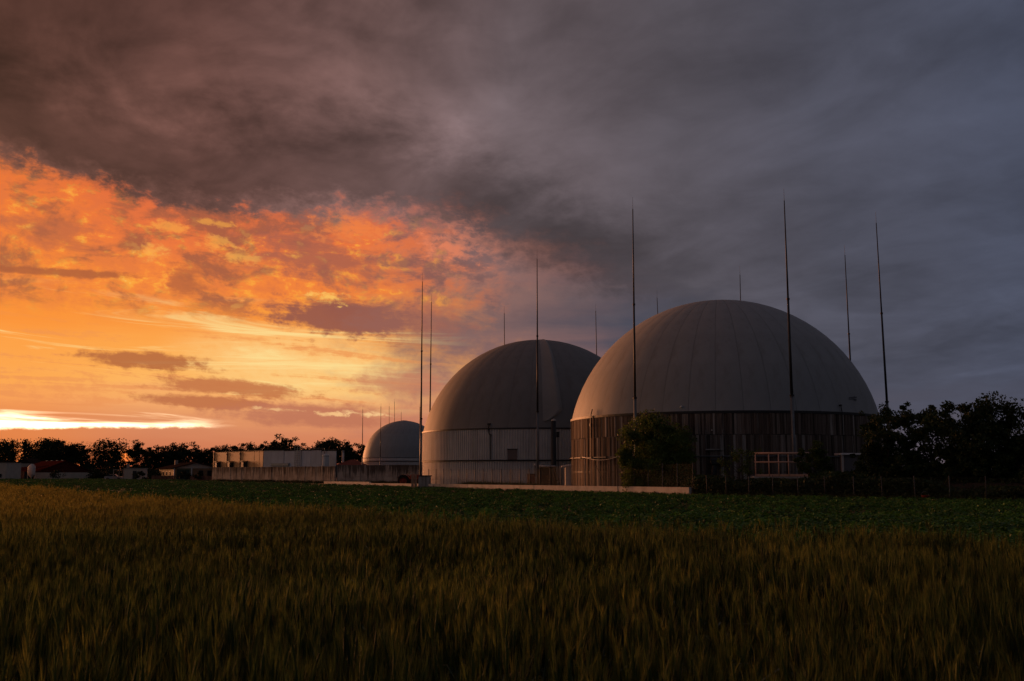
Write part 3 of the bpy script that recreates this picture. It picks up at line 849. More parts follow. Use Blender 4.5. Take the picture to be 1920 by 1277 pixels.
def build_left_yard():
    Y = 101.0
    p = P(784, 891, Y); q = P(808, 908, Y); W = q.x - p.x
    t = thing('concrete_pit_box', (p.x, Y, 0), 'grey box with a thin overhanging lid at the left mast foot', 'box')
    h = p.z
    MB().box((W / 2, 0, h / 2 - .1), (W * .9, .9, h), bev=.03).build('body', M_CONC, t)
    MB().box((W / 2, 0, h - .06), (W * 1.05, 1.1, .08), bev=.02).build('lid', M_DARK, t)
    p = P(773.5, 889, Y)
    t = thing('wooden_crate', (p.x, Y - .4, 0), 'narrow pale upright panelled crate between tractor and grey lidded box', 'crate')
    mw = mat('pale_timber', (.42, .26, .17), .85, .3, 3, rand=.15)
    for i in range(2): MB().box((.05 + i * .31, 0, p.z / 2), (.26, .12, p.z + .03 * i), bev=.01).build('plank', mw, t)
    MB().box((.2, .1, p.z * .7), (.6, .06, .12)).build('batten', mw, t)
    # tractor
    Y = 113; c = P(759.5, 896, Y)
    red = mat('tractor_red', (.22, .030, .020), .45, .3, 3)
    rub = mat('tyre_rubber', (.012, .012, .012), .9, .3)
    t = thing('tractor', (c.x, Y, 0), 'old red open tractor parked before the grey concrete wall', 'tractor', rz=math.radians(-8))
    def wheel(x, y, r, w, name):
        tw = link(name, None, t, (x, y, r)); tw['kind_of_part'] = 'wheel'
        mb = MB()
        prof = [(r * .58, -w / 2), (r * .9, -w / 2), (r, -w * .3), (r, w * .3), (r * .9, w / 2), (r * .58, w / 2)]
        n = 24; vs, fs = [], []
        for rr, yy in prof:
            for k in range(n): a = 2 * math.pi * k / n; vs.append((rr * math.cos(a), yy, rr * math.sin(a)))
        for i in range(len(prof) - 1):
            for k in range(n): b = (k + 1) % n; fs.append((i * n + k, (i + 1) * n + k, (i + 1) * n + b, i * n + b))
        mb.add(vs, fs)
        for k in range(18):
            a = 2 * math.pi * k / 18
            mb.box((r * 1.0 * math.cos(a), 0, r * 1.0 * math.sin(a)), (.05, w * .9, .05))
        mb.build('tyre', rub, tw)
        vs, fs = [], []
        prof = [(r * .58, -w * .42), (r * .45, -w * .18), (r * .2, -w * .18), (r * .16, -w * .32), (.01, -w * .32)]
        for rr, yy in prof + [(rr, -yy) for rr, yy in reversed(prof)]:
            for k in range(n): a = 2 * math.pi * k / n; vs.append((rr * math.cos(a), yy, rr * math.sin(a)))
        for i in range(2 * len(prof) - 1):
            for k in range(n): b = (k + 1) % n; fs.append((i * n + k, (i + 1) * n + k, (i + 1) * n + b, i * n + b))
        MB().add(vs, fs).build('rim', red, tw)
    for y in (-.7, .7):
        wheel(0, y, .68, .34, 'rear_wheel'); wheel(1.95, y * .9, .40, .2, 'front_wheel')
        MB().lathe([(.74, -.2), (.78, -.2), (.78, .2), (.74, .2)], 12, -1.3, 1.6).mesh('x', red)
        vs, fs = [], []
        for k in range(10):
            a = math.radians(15 + 140 * k / 9)
            for rr, yy in ((.76, y - .2), (.76, y + .2)): vs.append((rr * math.cos(a), yy, .68 + rr * math.sin(a)))
        for k in range(9): fs.append((2 * k, 2 * k + 1, 2 * k + 3, 2 * k + 2))
        MB().add(vs, fs).build('mudguard', red, t)
    MB().box((1.35, 0, 1.12), (1.5, .55, .55), bev=.1).build('hood', red, t)
    MB().box((2.12, 0, 1.08), (.06, .46, .45), bev=.02).build('grille', M_DARK, t)
    MB().box((1.0, 0, .68), (2.4, .36, .4), bev=.06).build('chassis', M_DARK, t)
    MB().box((0, 0, 1.12), (.42, .45, .08), bev=.03).box((-.2, 0, 1.32), (.07, .42, .36), bev=.03).build('seat', M_DARK, t)
    MB().tube([(.7, 0, 1.2), (.45, 0, 1.55)], .025, 6).tube([(.45 + .05 * math.cos(a) * 0 + .13 * math.cos(a), .2 * math.sin(a), 1.55 + .12 * math.cos(a)) for a in [k * math.pi / 8 for k in range(17)]], .018, 6).build('steering_wheel', M_DARK, t)
    MB().tube([(1.6, .15, 1.35), (1.6, .15, 1.95)], .035, 8).build('exhaust', M_DARK, t)
build_left_yard()

# ------------------------------------------------------------------ plant building and farm on the left
M_CREAM = mat('cream_panel', (.46, .27, .13), .6, .12, .6, streak=((.28, .17, .09), 1.4, .2, .4), rand=.06)
M_GREYP = mat('grey_sheet', (.56, .58, .62), .5, .14, .7, streak=((.42, .42, .45), 1.8, .15, .5), rand=.08)
def build_plant():
    Q = Vector((X(493, 184), 184, 0)); Lp = Vector((X(400.5, 204), 204, 0)); Rp = Vector((X(630, 177), 177, 0))
    zt = P(493, 845, 184).z
    t = thing('plant_building', Q, 'flat-roofed plant building, cream panelled left side and grey front, above stained wall', 'building')
    dl = Lp - Q; dr = Rp - Q
    back = dl + dr
    foot = [Vector((0, 0, 0)), dr, back, dl]
    vs = [(p.x, p.y, 0) for p in foot] + [(p.x, p.y, zt - .06) for p in foot]
    MB().add(vs, [(4, 5, 6, 7), (0, 1, 5, 4), (1, 2, 6, 5), (2, 3, 7, 6), (3, 0, 4, 7), (3, 2, 1, 0)]).build('core', M_DARK, t)
    # left side, local frame along dl
    L = dl.length; ang = math.atan2(dl.y, dl.x); nl = Vector((dl.y, -dl.x, 0)).normalized(); nl = nl if nl.x < 0 else -nl
    cuts = [0, .07, .165, .45, .72, 1.0]
    for i in range(len(cuts) - 1):
        a, b = cuts[i] * L + .06, cuts[i + 1] * L - .06
        c = dl.normalized() * ((a + b) / 2) + nl * .06
        MB().box((c.x, c.y, zt / 2), (b - a, .10, zt - .02), ang, bev=.02).build('cream_panel', M_CREAM, t)
        if i > 1:
            c = dl.normalized() * (b - .25) + nl * .2
            MB().box((c.x, c.y, zt / 2 + .1), (.3, .22, zt - .3), ang).build('pilaster', M_CREAM, t)
            MB().box((c.x + nl.x * .14, c.y + nl.y * .14, zt - .45), (.2, .1, .3), ang).build('lamp', M_DARK, t)
            c = dl.normalized() * ((a + b) / 2 + .2 * L / 19) + nl * .5
            v = link('vent_unit', MB().box((0, 0, 0), (1.1, .8, 1.0), ang, bev=.05).mesh('vent_unit', M_DARK), t, (c.x, c.y, P(440, 871, 190).z))
            MB().box((nl.x * .1, nl.y * .1, .62), (1.3, 1.0, .12), ang).build('hood', M_DARK, v)
    ca, cd = dr.normalized(), dr.length; ar = math.atan2(dr.y, dr.x); nr = Vector((ca.y, -ca.x, 0))
    cuts = [0, .29, .445, .53, .66, .80, 1.0]
    for i in range(len(cuts) - 1):
        a, b = cuts[i] * cd + .03, cuts[i + 1] * cd - .03
        dz = (0, -.12, .0, -.08, -.05, -.22)[i]; dp = (.06, .02, .07, .03, .06, .05)[i]
        c = ca * ((a + b) / 2) + nr * dp
        MB().box((c.x, c.y, (zt + dz) / 2), (b - a, .10, zt + dz), ar, bev=.015).build('grey_panel', M_GREYP, t)
    c = dl * .5 + dr * .5
    MB().add([(p.x * 1.0 + nl.x * q + nr.x * w, p.y + nl.y * q + nr.y * w, z) for z in (zt, zt + .09) for p, q, w in ((foot[0], .15, .15), (foot[1], 0, .15), (foot[2], 0, 0), (foot[3], .15, 0))], [(3, 2, 1, 0), (4, 5, 6, 7), (0, 1, 5, 4), (1, 2, 6, 5), (2, 3, 7, 6), (3, 0, 4, 7)]).build('roof', mat('dark_roof', (.07, .06, .055), .8, .2), t)
    # ladder cage between the grey panels
    b = ca * (.49 * cd) + nr * .45
    mb = MB()
    for s in (-.55, .0, .55): mb.tube([b + ca * s, b + ca * s + Vector((0, 0, zt + 1.0))], .04, 6)
    for k in range(14): z = .4 + k * .42; mb.tube([b + ca * -.55 + Vector((0, 0, z)), b + ca * .55 + Vector((0, 0, z))], .025, 5)
    mb.build('ladder', M_GALV, t)
    b = ca * (.64 * cd) + nr * .3
    MB().tube([b + Vector((0, 0, zt + .3)), b + ca * 3.4 + Vector((0, 0, zt + .3)), b + ca * 3.4 + Vector((0, 0, 1))], .05, 6).build('roof_pipe', M_GALV, t)
    b = ca * (.10 * cd) + nr * .9
    MB().box((b.x + 2.6, b.y, P(530, 871, 181).z), (4.0, 1.2, .5), ar, bev=.05).build('duct_box', M_GALV, t)
    p = P(610, 851, 175.5)
    tk = thing('standing_tank', (p.x, 175.8, 0), 'slim upright pale cylindrical tank at right end of plant building', 'tank')
    MB().lathe([(.01, 0), (.62, 0), (.62, p.z - .2), (.35, p.z - .05), (.01, p.z)], 20).build('shell', M_WHITE, tk, True)
    for zz in (.6, 2.2, p.z - .4): MB().lathe([(.62, -.04), (.66, -.04), (.66, .04), (.62, .04)], 20, c=(0, 0, zz)).build('hoop', M_GALV, tk)
    # low red-roofed hut and its chimney
    Y = 186; a = P(629, 871, Y); b = P(682, 871, Y); W = b.x - a.x
    z0, z1 = P(650, 872, Y).z, P(660, 861.5, Y).z
    h = thing('red_roofed_hut', (a.x, Y, 0), 'low hut with red hipped roof peeking over the concrete wall', 'hut')
    MB().box((W / 2, 2.5, z0 / 2), (W - .5, 4.6, z0)).build('wall', M_CONC, h)
    r = MB().add([(-.1, 0, z0), (W + .1, 0, z0), (W + .1, 5, z0), (-.1, 5, z0), (W * .45, 2.4, z1), (W * .60, 2.6, z1)], [(0, 1, 5, 4), (1, 2, 5), (2, 3, 4, 5), (3, 0, 4), (3, 2, 1, 0)]).build('roof', mat('red_tile', (.22, .045, .025), .8, .3, 2, .3, 18), h)
    c = P(642.5, 845, 192)
    ch = thing('flue_stack', (c.x, 192.5, 0), 'slim pale flue stack behind the low red-roofed hut', 'chimney')
    MB().tube([(0, 0, 0), (0, 0, c.z)], .22, 12).build('pipe', M_CONC2, ch, True)
    MB().lathe([(.22, 0), (.30, .02), (.30, .12), (.22, .15)], 12, c=(0, 0, c.z - .3)).build('collar', M_DARK, ch)
build_plant()

M_ROOFR = mat('red_roof', (.085, .018, .013), .95, .35, 1.2, .3, 14, spec=0.0)
M_ROOFB = mat('brown_roof', (.040, .026, .020), .95, .3, 1.2, .3, 14, spec=0.0)
M_PLAST = mat('plaster', (.34, .28, .23), .9, .2, .8)
M_PLAST2 = mat('white_plaster', (.50, .42, .34), .9, .15, .8)
M_GLASS = mat('dark_pane', (.012, .013, .015), .12, .1, spec=.5)
def gable_house(name, K, rz, W, D, ze, za, z0, label, cat, wallm, gablem, roofm, over=.5):
    t = thing(name, (K.x, K.y, z0), label, cat, rz=rz)
    ze -= z0; za -= z0
    MB().box((W / 2, D / 2, ze / 2), (W, D, ze)).build('wall', wallm, t)
    MB().prism([(0.02, ze + .003), (W - .02, ze + .003), (W / 2, za - .06)], .01, D - .01).build('gable', gablem, t)
    for s in (0, 1):
        x0, x1 = (-over, W / 2) if s == 0 else (W + over, W / 2)
        sl = (za - ze) / (W / 2)
        zz = ze - over * sl
        v = [(x0, -over, zz), (x1, -over, za), (x1, D + over, za), (x0, D + over, zz)]
        vs = v + [(x, y, z + .16) for x, y, z in v]
        MB().add(vs, [(3, 2, 1, 0), (4, 5, 6, 7), (0, 1, 5, 4), (1, 2, 6, 5), (2, 3, 7, 6), (3, 0, 4, 7)]).build('roof_slope', roofm, t)
    return t
def build_farm():
    # barn
    Y = 288; K = P(65.5, 886, Y); e = P(167, 886, Y); z0 = gz(0, Y)
    t = gable_house('red_roofed_barn', Vector((K.x, Y, 0)), math.radians(42), 16.5, 21, K.z, P(110, 864.5, Y + 5).z, z0,
                    'long barn with dark red roof and pale low wall on far left', 'barn', M_PLAST2, M_ROOFR, M_ROOFR, .4)
    for k in range(4):
        MB().box((8.25, 3 + k * 4.6, P(110, 864.5, Y).z - z0 + .28), (.35, 1.3, .10)).build('ridge_vent', M_WHITE, t)
    # lean-to of boards on its left
    a = P(17, 884, 284); b = P(46, 884, 284)
    t = thing('board_shed', (a.x, 284, z0), 'low board-fronted shed with pale roof at left of the barn', 'shed')
    W = b.x - a.x; h = a.z - z0
    mb_ = mat('shed_boards', (.18, .11, .08), .9, .3, 3, rand=.25)
    for k in range(9): MB().box(((k + .5) * W / 9, 0, h / 2), (W / 9 - .05, .08, h)).build('board', mb_, t)
    MB().box((W / 2, 3, h / 2), (W, 5.8, h)).build('core', M_DARK, t)
    MB().add([(-.4, -.6, h + .02), (W + 1.5, -.6, h + .25), (W + 3.5, 7, P(50, 874, 290).z - z0 + .1), (-.4, 7, P(20, 877, 290).z - z0), (-.4, -.6, h + .14), (W + 1.5, -.6, h + .37), (W + 3.5, 7, P(50, 874, 290).z - z0 + .25), (-.4, 7, P(20, 877, 290).z - z0 + .12)], [(3, 2, 1, 0), (4, 5, 6, 7), (0, 1, 5, 4), (1, 2, 6, 5), (2, 3, 7, 6), (3, 0, 4, 7)]).build('roof', M_ROOFR, t)
    # feed silo
    Y = 281; c = P(59.5, 870, Y); r = P(66, 880, Y).x - P(59.5, 880, Y).x
    t = thing('feed_silo', (c.x, Y, z0), 'small pale round silo with conical top before the barn', 'silo')
    zt = c.z - z0
    MB().lathe([(.12, .5), (.3, .6), (r, 1.5), (r, zt - .9), (r * .5, zt - .25), (.2, zt), (.01, zt + .05)], 20).build('shell', M_WHITE, t, True)
    for k in range(4):
        a = k * math.pi / 2 + .6
        MB().tube([(r * .95 * math.cos(a), r * .95 * math.sin(a), 0), (r * .95 * math.cos(a), r * .95 * math.sin(a), 1.6)], .06, 6).build('leg', M_GALV, t)
    MB().tube([(r + .15, -.1, .2), (r + .15, -.1, zt - .6), (r * .5, -.1, zt)], .06, 6).build('fill_pipe', M_WHITE, t)
    # white house end at the picture edge
    Y = 266; K = P(-60, 867, Y); e = P(12.5, 867, Y)
    t = thing('farm_house', (K.x, Y, gz(0, Y)), 'pale plastered house corner at the extreme left', 'house')
    W = e.x - K.x; h = K.z - t.location.z
    MB().box((W / 2, 4, h / 2), (W, 8, h)).build('wall', M_PLAST2, t)
    MB().box((W / 2, 4, h + .12), (W + .5, 8.6, .22), bev=.04).build('roof', M_ROOFB, t)
    w_ = MB().box((W - 1.5, -.02, 1.1), (.9, .08, 1.1)).build('window', M_PLAST, t)
    MB().box((W - 1.5, -.07, 1.1), (.75, .04, .95)).build('pane', M_GLASS, w_)
    # dark gabled house behind
    Y = 330; K = P(30, 869, Y); e = P(57, 869, Y)
    gable_house('dark_gabled_house', Vector((K.x, Y, 0)), .12, e.x - K.x, 12, K.z, P(43, 860, Y).z, gz(0, Y), 'dark gabled roof rising behind the board shed, far left', 'house', M_PLAST, M_ROOFB, M_ROOFB, .3)
    # long house with pale gable and porch
    Y = 214; K = Vector((X(325, Y), Y, 0)); z0 = gz(0, Y)
    t = gable_house('gabled_house', K, math.radians(27), 9.3, 22, P(326, 878, Y).z, P(367, 867.5, Y + 2).z, z0, 'low house with wide pale gable and white porch posts', 'house', mat('olive_plaster', (.22, .18, .10), .9, .25, .8), M_PLAST2, M_ROOFB, .5)
    h = P(326, 878, Y).z - z0
    for x in (.0, 3.6): MB().box((x, -.35, h / 2), (.22, .22, h)).build('porch_post', M_WHITE, t)
    MB().box((1.9, -.05, h * .46), (2.6, .1, h * .9)).build('door', mat('green_door', (.020, .045, .028), .6, .2), t)
    MB().box((6.5, -.05, h * .5), (5.2, .08, h * .96)).build('timber_front', mat('ochre_front', (.26, .15, .08), .85, .35, 1.4), t)
    for x in (5.6, 7.4):
        w_ = MB().box((x, -.12, h * .55), (.9, .08, h * .55)).build('window', M_DARK, t)
        MB().box((x, -.17, h * .55), (.75, .03, h * .47)).build('pane', M_GLASS, w_)
    for y in (5, 10, 15):
        w_ = MB().box((-.03, y, h * .58), (.08, 1.1, .9)).build('window', M_DARK, t)
        MB().box((-.08, y, h * .58), (.03, .95, .75)).build('pane', M_GLASS, w_)
    MB().box((3.0, 17, P(367, 867.5, Y + 2).z - z0 + .1), (.7, .7, 1.2)).build('chimney', M_PLAST, t)
    # timber fence in front
    a = Vector((X(284, 209), 209, 0)); b = Vector((X(327, 206), 206, 0)); d = b - a
    t = thing('plank_fence', (a.x, a.y, gz(0, 208)), 'low brown plank fence left of the white porch posts', 'fence', rz=math.atan2(d.y, d.x))
    mp_ = mat('fence_planks', (.10, .055, .045), .9, .3, 3, rand=.3)
    for k in range(16): MB().box(((k + .5) * d.length / 16, 0, .55), (d.length / 16 - .06, .05, 1.1 + .05 * math.sin(k * 2.3))).build('plank', mp_, t)
    MB().box((d.length / 2, .05, .35), (d.length, .05, .1)).box((d.length / 2, .05, .9), (d.length, .05, .1)).build('rail', mp_, t)
    a = Vector((X(357, 205), 205, 0)); b = Vector((X(400, 200), 200, 0)); d = b - a
    t = thing('plank_fence', (a.x, a.y, gz(0, 203)), 'low brown plank fence right of the white porch posts', 'fence', rz=math.atan2(d.y, d.x))
    for k in range(16): MB().box(((k + .5) * d.length / 16, 0, .5), (d.length / 16 - .06, .05, 1.0 + .06 * math.sin(k * 1.7))).build('plank', mp_, t)
    MB().box((d.length / 2, .05, .35), (d.length, .05, .1)).build('rail', mp_, t)
    # small white outbuilding
    Y = 238; K = P(233, 879, Y); e = P(265, 879, Y); z0 = gz(0, Y)
    t = thing('white_outbuilding', (K.x, Y, z0), 'small flat white outbuilding with stub chimney, left of gabled house', 'building')
    W = e.x - K.x; h = K.z - z0
    MB().box((W / 2, 2, h / 2), (W, 4, h)).build('wall', M_PLAST2, t)
    MB().box((W / 2, 2, h + .08), (W + .3, 4.3, .16), bev=.03).build('roof', M_CONC, t)
    MB().box((.5, 1, h + .6), (.5, .5, 1.1)).build('chimney', M_PLAST, t)
    MB().box((W * .62, -.03, h * .42), (.9, .08, h * .8)).build('door', M_DARK, t)
    # open frame shelter and pale car
    Y = 243; a = P(212, 881, Y); b = P(232, 881, Y); W = b.x - a.x; z0 = gz(0, Y)
    t = thing('open_carport', (a.x, Y, z0), 'open white-framed carport beside the small white outbuilding', 'carport')
    h = a.z - z0
    MB().box((W / 2, 1.8, h), (W, 3.6, .14)).build('roof_frame', M_PLAST, t)
    for x in (.1, W - .1):
        for y in (.1, 3.5): MB().box((x, y, h / 2 - .05), (.14, .14, h - .06)).build('post', M_PLAST, t)
    c = P(217, 890, 247)
    t = thing('parked_car', (c.x, 246, z0), 'pale parked car standing under the open white carport', 'car', rz=.1)
    cw = mat('car_paint', (.30, .29, .28), .3, .08, spec=.5)
    MB().prism([(-2.1, .32), (2.1, .32), (2.12, .7), (1.9, .86), (.95, .92), (-1.95, .95), (-2.12, .75)], -.82, .82).build('body', cw, t)
    MB().prism([(.92, .92), (.35, 1.38), (-1.2, 1.42), (-1.9, .95)], -.70, .70).build('cabin', M_GLASS, t)
    MB().prism([(.3, 1.385), (-1.15, 1.425), (-1.15, 1.46), (.25, 1.44)], -.68, .68).build('roof', cw, t)
    for x in (-1.3, 1.35):
        for y in (-.8, .8):
            MB().tube([(x, y - .1, .32), (x, y + .1, .32)], .32, 16).build('wheel', M_DARK, t, True)
    for y in (-.55, .55): MB().box((2.1, y, .68), (.06, .32, .14), bev=.02).build('headlight', M_WHITE, t)
build_farm()
# stake in the crop, red bucket and bin by the right-hand fence
p = P(1529.5, 945, 54.5)
t = thing('marker_stake', (p.x, 54.5, 0), 'thin white marker stake standing in the green crop', 'stake')
MB().tube([(0, 0, 0), (.01, 0, P(1529.5, 936, 54.5).z)], .02, 6).build('shaft', M_WHITE, t)
MB().box((.01, 0, P(1529.5, 936, 54.5).z - .06), (.05, .05, .1)).build('top_band', M_CONC2, t)
p = P(1741, 941, 56.2)
t = thing('red_bucket', (p.x, 56.6, 0), 'small dull red bucket by the fence below the right trees', 'bucket')
rb = mat('red_plastic', (.22, .02, .018), .5, .2)
MB().lathe([(.01, 0), (.17, 0), (.22, .38), (.235, .40), (.21, .40), (.16, .03), (.01, .03)], 18).build('shell', rb, t, True)
MB().tube([(.22 * math.cos(a), .03, .40 + .2 * math.sin(a)) for a in [k * math.pi / 10 for k in range(11)]], .008, 5).build('handle', M_GALV, t)

# ------------------------------------------------------------------ trees
def leaf_quads(C, size, rng, flat=.0):
    n = len(C)
    u = rng.normal(size=(n, 3)); u /= np.linalg.norm(u, axis=1)[:, None]
    w = rng.normal(size=(n, 3)); w[:, 2] *= (1 - flat); w -= (w * u).sum(1)[:, None] * u; w /= np.linalg.norm(w, axis=1)[:, None]
    s = size * rng.uniform(.6, 1.3, (n, 1))
    a = C - u * s * .5; b = C + w * s * .32 + u * s * .05; c = C + u * s * .5; d = C - w * s * .32 + u * s * .05
    V = np.stack([a, b, c, d], 1).reshape(-1, 3)
    F = np.arange(n * 4).reshape(-1, 4)
    return V, F
def tree_meshes(seed, h, r, base, leaf, nleaf, limbs=9, leafm=M_LEAF, lobes=None, spread=.42, conifer=False, trunk_r=None, sparse=1.0):
    rng = np.random.default_rng(seed); rnd = random.Random(seed)
    mb = MB(); tr = trunk_r or h * .022
    bend = [Vector((rnd.uniform(-.03, .03) * h, rnd.uniform(-.03, .03) * h, 0)) for _ in range(5)]
    tp = [Vector((0, 0, -.15))]
    topz = h * (.96 if conifer else .72)
    for k in range(1, 6): tp.append(Vector((0, 0, topz * k / 5)) + bend[k - 1] * (k / 5))
    mb.tube(tp, [tr * (1 - .8 * k / 5) for k in range(6)], 7)
    tips = []
    for i in range(limbs):
        u = (i + rnd.random() * .8) / limbs
        z = base + (topz - base) * u
        f = z / topz * 5; k = min(4, int(f)); st = tp[k].lerp(tp[k + 1], f - k)
        a = i * 2.4 + rnd.uniform(-.5, .5)
        if conifer:
            L = r * (1 - u * .92) * rnd.uniform(.8, 1.1); end = st + Vector((math.cos(a) * L, math.sin(a) * L, -L * .1))
        else:
            L = r * (1.0 - .35 * u * u) * rnd.uniform(.65, 1.08)
            end = st + Vector((math.cos(a) * L, math.sin(a) * L, (h - z) * rnd.uniform(.15, .75) * (.4 + .6 * u)))
        midp = st.lerp(end, .5) + Vector((0, 0, L * .10))
        rr = tr * (.5 - .3 * u)
        mb.tube([st, midp, end], [rr, rr * .6, rr * .18], 5)
        tips += [st.lerp(end, q) + Vector((rnd.gauss(0, .05) * r, rnd.gauss(0, .05) * r, rnd.gauss(0, .04) * h)) for q in ((.55, .75, .95) if not conifer else (.3, .55, .8, 1.0))]
        for j in range(3):
            e2 = midp.lerp(end, rnd.random()) + Vector((rnd.gauss(0, .26) * r, rnd.gauss(0, .26) * r, abs(rnd.gauss(0, .14)) * h if not conifer else 0))
            mb.tube([midp.lerp(end, .3 * j), e2], [rr * .35, rr * .08], 4)
            if not conifer: tips.append(e2)
    if not conifer:
        tips.append(tp[-1] + Vector((0, 0, h * .2)))
        for j in range(3): tips.append(tp[-1] + Vector((rnd.gauss(0, .2) * r, rnd.gauss(0, .2) * r, h * rnd.uniform(.08, .26))))
    if lobes:
        for (x, y, z, q) in lobes:
            k = Vector((x, y, z)); mb.tube([tp[2], tp[3].lerp(k, .5), k], [tr * .5, tr * .3, tr * .1], 5)
            for j in range(q): tips.append(k + Vector((rnd.gauss(0, .14) * r, rnd.gauss(0, .14) * r, rnd.gauss(0, .07) * h)))
    T = np.array([tuple(p) for p in tips]); m = len(T)
    wt = rng.uniform(.3, 1.6, m) ** 1.3; wt /= wt.sum()
    idx = rng.choice(m, nleaf, p=wt)
    rad = (rng.uniform(.5, 1.35, m) * spread * r * (.42 if not conifer else .22))[idx]
    d = rng.normal(size=(nleaf, 3)); d /= np.linalg.norm(d, axis=1)[:, None]
    C = T[idx] + d * (rad * rng.uniform(.1, 1, nleaf) ** .5)[:, None] * np.array([1, 1, .72])
    C = C[C[:, 2] > .1]
    V, F = leaf_quads(C, leaf, rng)
    return mb.mesh('trunk', M_BARK, True), np_mesh('crown', V, F, leafm)
def plant(name, loc, meshes, label, cat='tree', group=None, rz=0.0, s=1.0):
    t = thing(name, loc, label, cat, group, rz)
    a = link('trunk', meshes[0], t); b = link('crown', meshes[1], t)
    if s != 1.0:
        for o in (a, b): o.scale = (s, s, s) if not hasattr(s, '__len__') else s
    return t
GR = 'trees and shrubs by the nearest tank'
Y = 73.4
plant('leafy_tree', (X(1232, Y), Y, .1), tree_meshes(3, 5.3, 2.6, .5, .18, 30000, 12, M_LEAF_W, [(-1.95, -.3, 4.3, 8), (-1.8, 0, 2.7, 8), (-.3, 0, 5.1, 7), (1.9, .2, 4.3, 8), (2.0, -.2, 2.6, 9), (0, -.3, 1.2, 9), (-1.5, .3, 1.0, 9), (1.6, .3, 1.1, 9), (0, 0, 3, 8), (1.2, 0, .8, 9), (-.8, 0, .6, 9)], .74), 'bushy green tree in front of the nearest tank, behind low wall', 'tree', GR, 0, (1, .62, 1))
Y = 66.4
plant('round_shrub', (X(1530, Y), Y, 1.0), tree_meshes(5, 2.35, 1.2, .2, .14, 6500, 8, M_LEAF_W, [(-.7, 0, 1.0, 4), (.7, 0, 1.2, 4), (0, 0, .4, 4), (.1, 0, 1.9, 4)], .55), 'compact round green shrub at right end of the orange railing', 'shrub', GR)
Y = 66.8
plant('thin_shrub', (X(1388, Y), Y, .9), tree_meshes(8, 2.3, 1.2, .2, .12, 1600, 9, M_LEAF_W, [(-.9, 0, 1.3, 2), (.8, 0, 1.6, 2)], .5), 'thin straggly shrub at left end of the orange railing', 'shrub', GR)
GT = 'dark trees on the right behind the fence'
Y = 63.8
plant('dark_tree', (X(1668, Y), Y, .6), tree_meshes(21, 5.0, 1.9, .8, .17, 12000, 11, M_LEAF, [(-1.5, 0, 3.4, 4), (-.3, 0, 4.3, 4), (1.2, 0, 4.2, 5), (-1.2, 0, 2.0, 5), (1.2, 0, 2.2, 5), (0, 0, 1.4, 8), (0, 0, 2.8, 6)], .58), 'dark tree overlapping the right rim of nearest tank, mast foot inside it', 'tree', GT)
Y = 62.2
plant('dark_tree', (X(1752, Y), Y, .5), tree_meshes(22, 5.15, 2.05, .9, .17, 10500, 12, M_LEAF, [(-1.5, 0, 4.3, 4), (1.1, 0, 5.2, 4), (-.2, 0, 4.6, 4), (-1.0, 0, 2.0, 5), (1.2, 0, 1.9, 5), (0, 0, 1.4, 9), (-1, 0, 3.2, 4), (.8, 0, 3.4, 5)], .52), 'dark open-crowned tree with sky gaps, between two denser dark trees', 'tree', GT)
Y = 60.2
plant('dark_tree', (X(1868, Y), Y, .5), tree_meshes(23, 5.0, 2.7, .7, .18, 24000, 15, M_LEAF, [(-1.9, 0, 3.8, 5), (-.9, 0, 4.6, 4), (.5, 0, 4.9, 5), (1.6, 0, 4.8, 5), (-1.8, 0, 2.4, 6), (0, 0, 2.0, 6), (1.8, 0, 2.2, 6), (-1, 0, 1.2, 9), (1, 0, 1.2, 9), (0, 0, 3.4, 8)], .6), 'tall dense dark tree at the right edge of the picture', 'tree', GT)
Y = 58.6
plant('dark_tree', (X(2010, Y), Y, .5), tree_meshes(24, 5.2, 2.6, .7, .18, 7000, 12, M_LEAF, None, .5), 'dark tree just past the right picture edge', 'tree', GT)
# shrubs filling below the trees
for i, (px, Y, h, r) in enumerate(((1628, 64.5, 2.6, 1.2), (1700, 62.5, 2.5, 1.4), (1790, 60.8, 2.7, 1.5), (1835, 60, 2.4, 1.5), (1915, 58.6, 2.8, 1.6))):
    plant('dark_shrub', (X(px, Y), Y, .5), tree_meshes(40 + i, h, r, .2, .17, 5200, 7, M_LEAF, [(-.6 * r, 0, h * .4, 4), (.6 * r, 0, h * .4, 4), (0, 0, h * .3, 4)], .6),
          ('dark shrub under the tree at the tank rim', 'dark shrub below the open-crowned tree', 'dark shrub in the gap left of the tall right-edge tree', 'dark shrub under the left half of the tall right-edge tree', 'dark shrub under the tall tree at the right picture edge')[i], 'shrub', 'dark shrubs behind the fence')

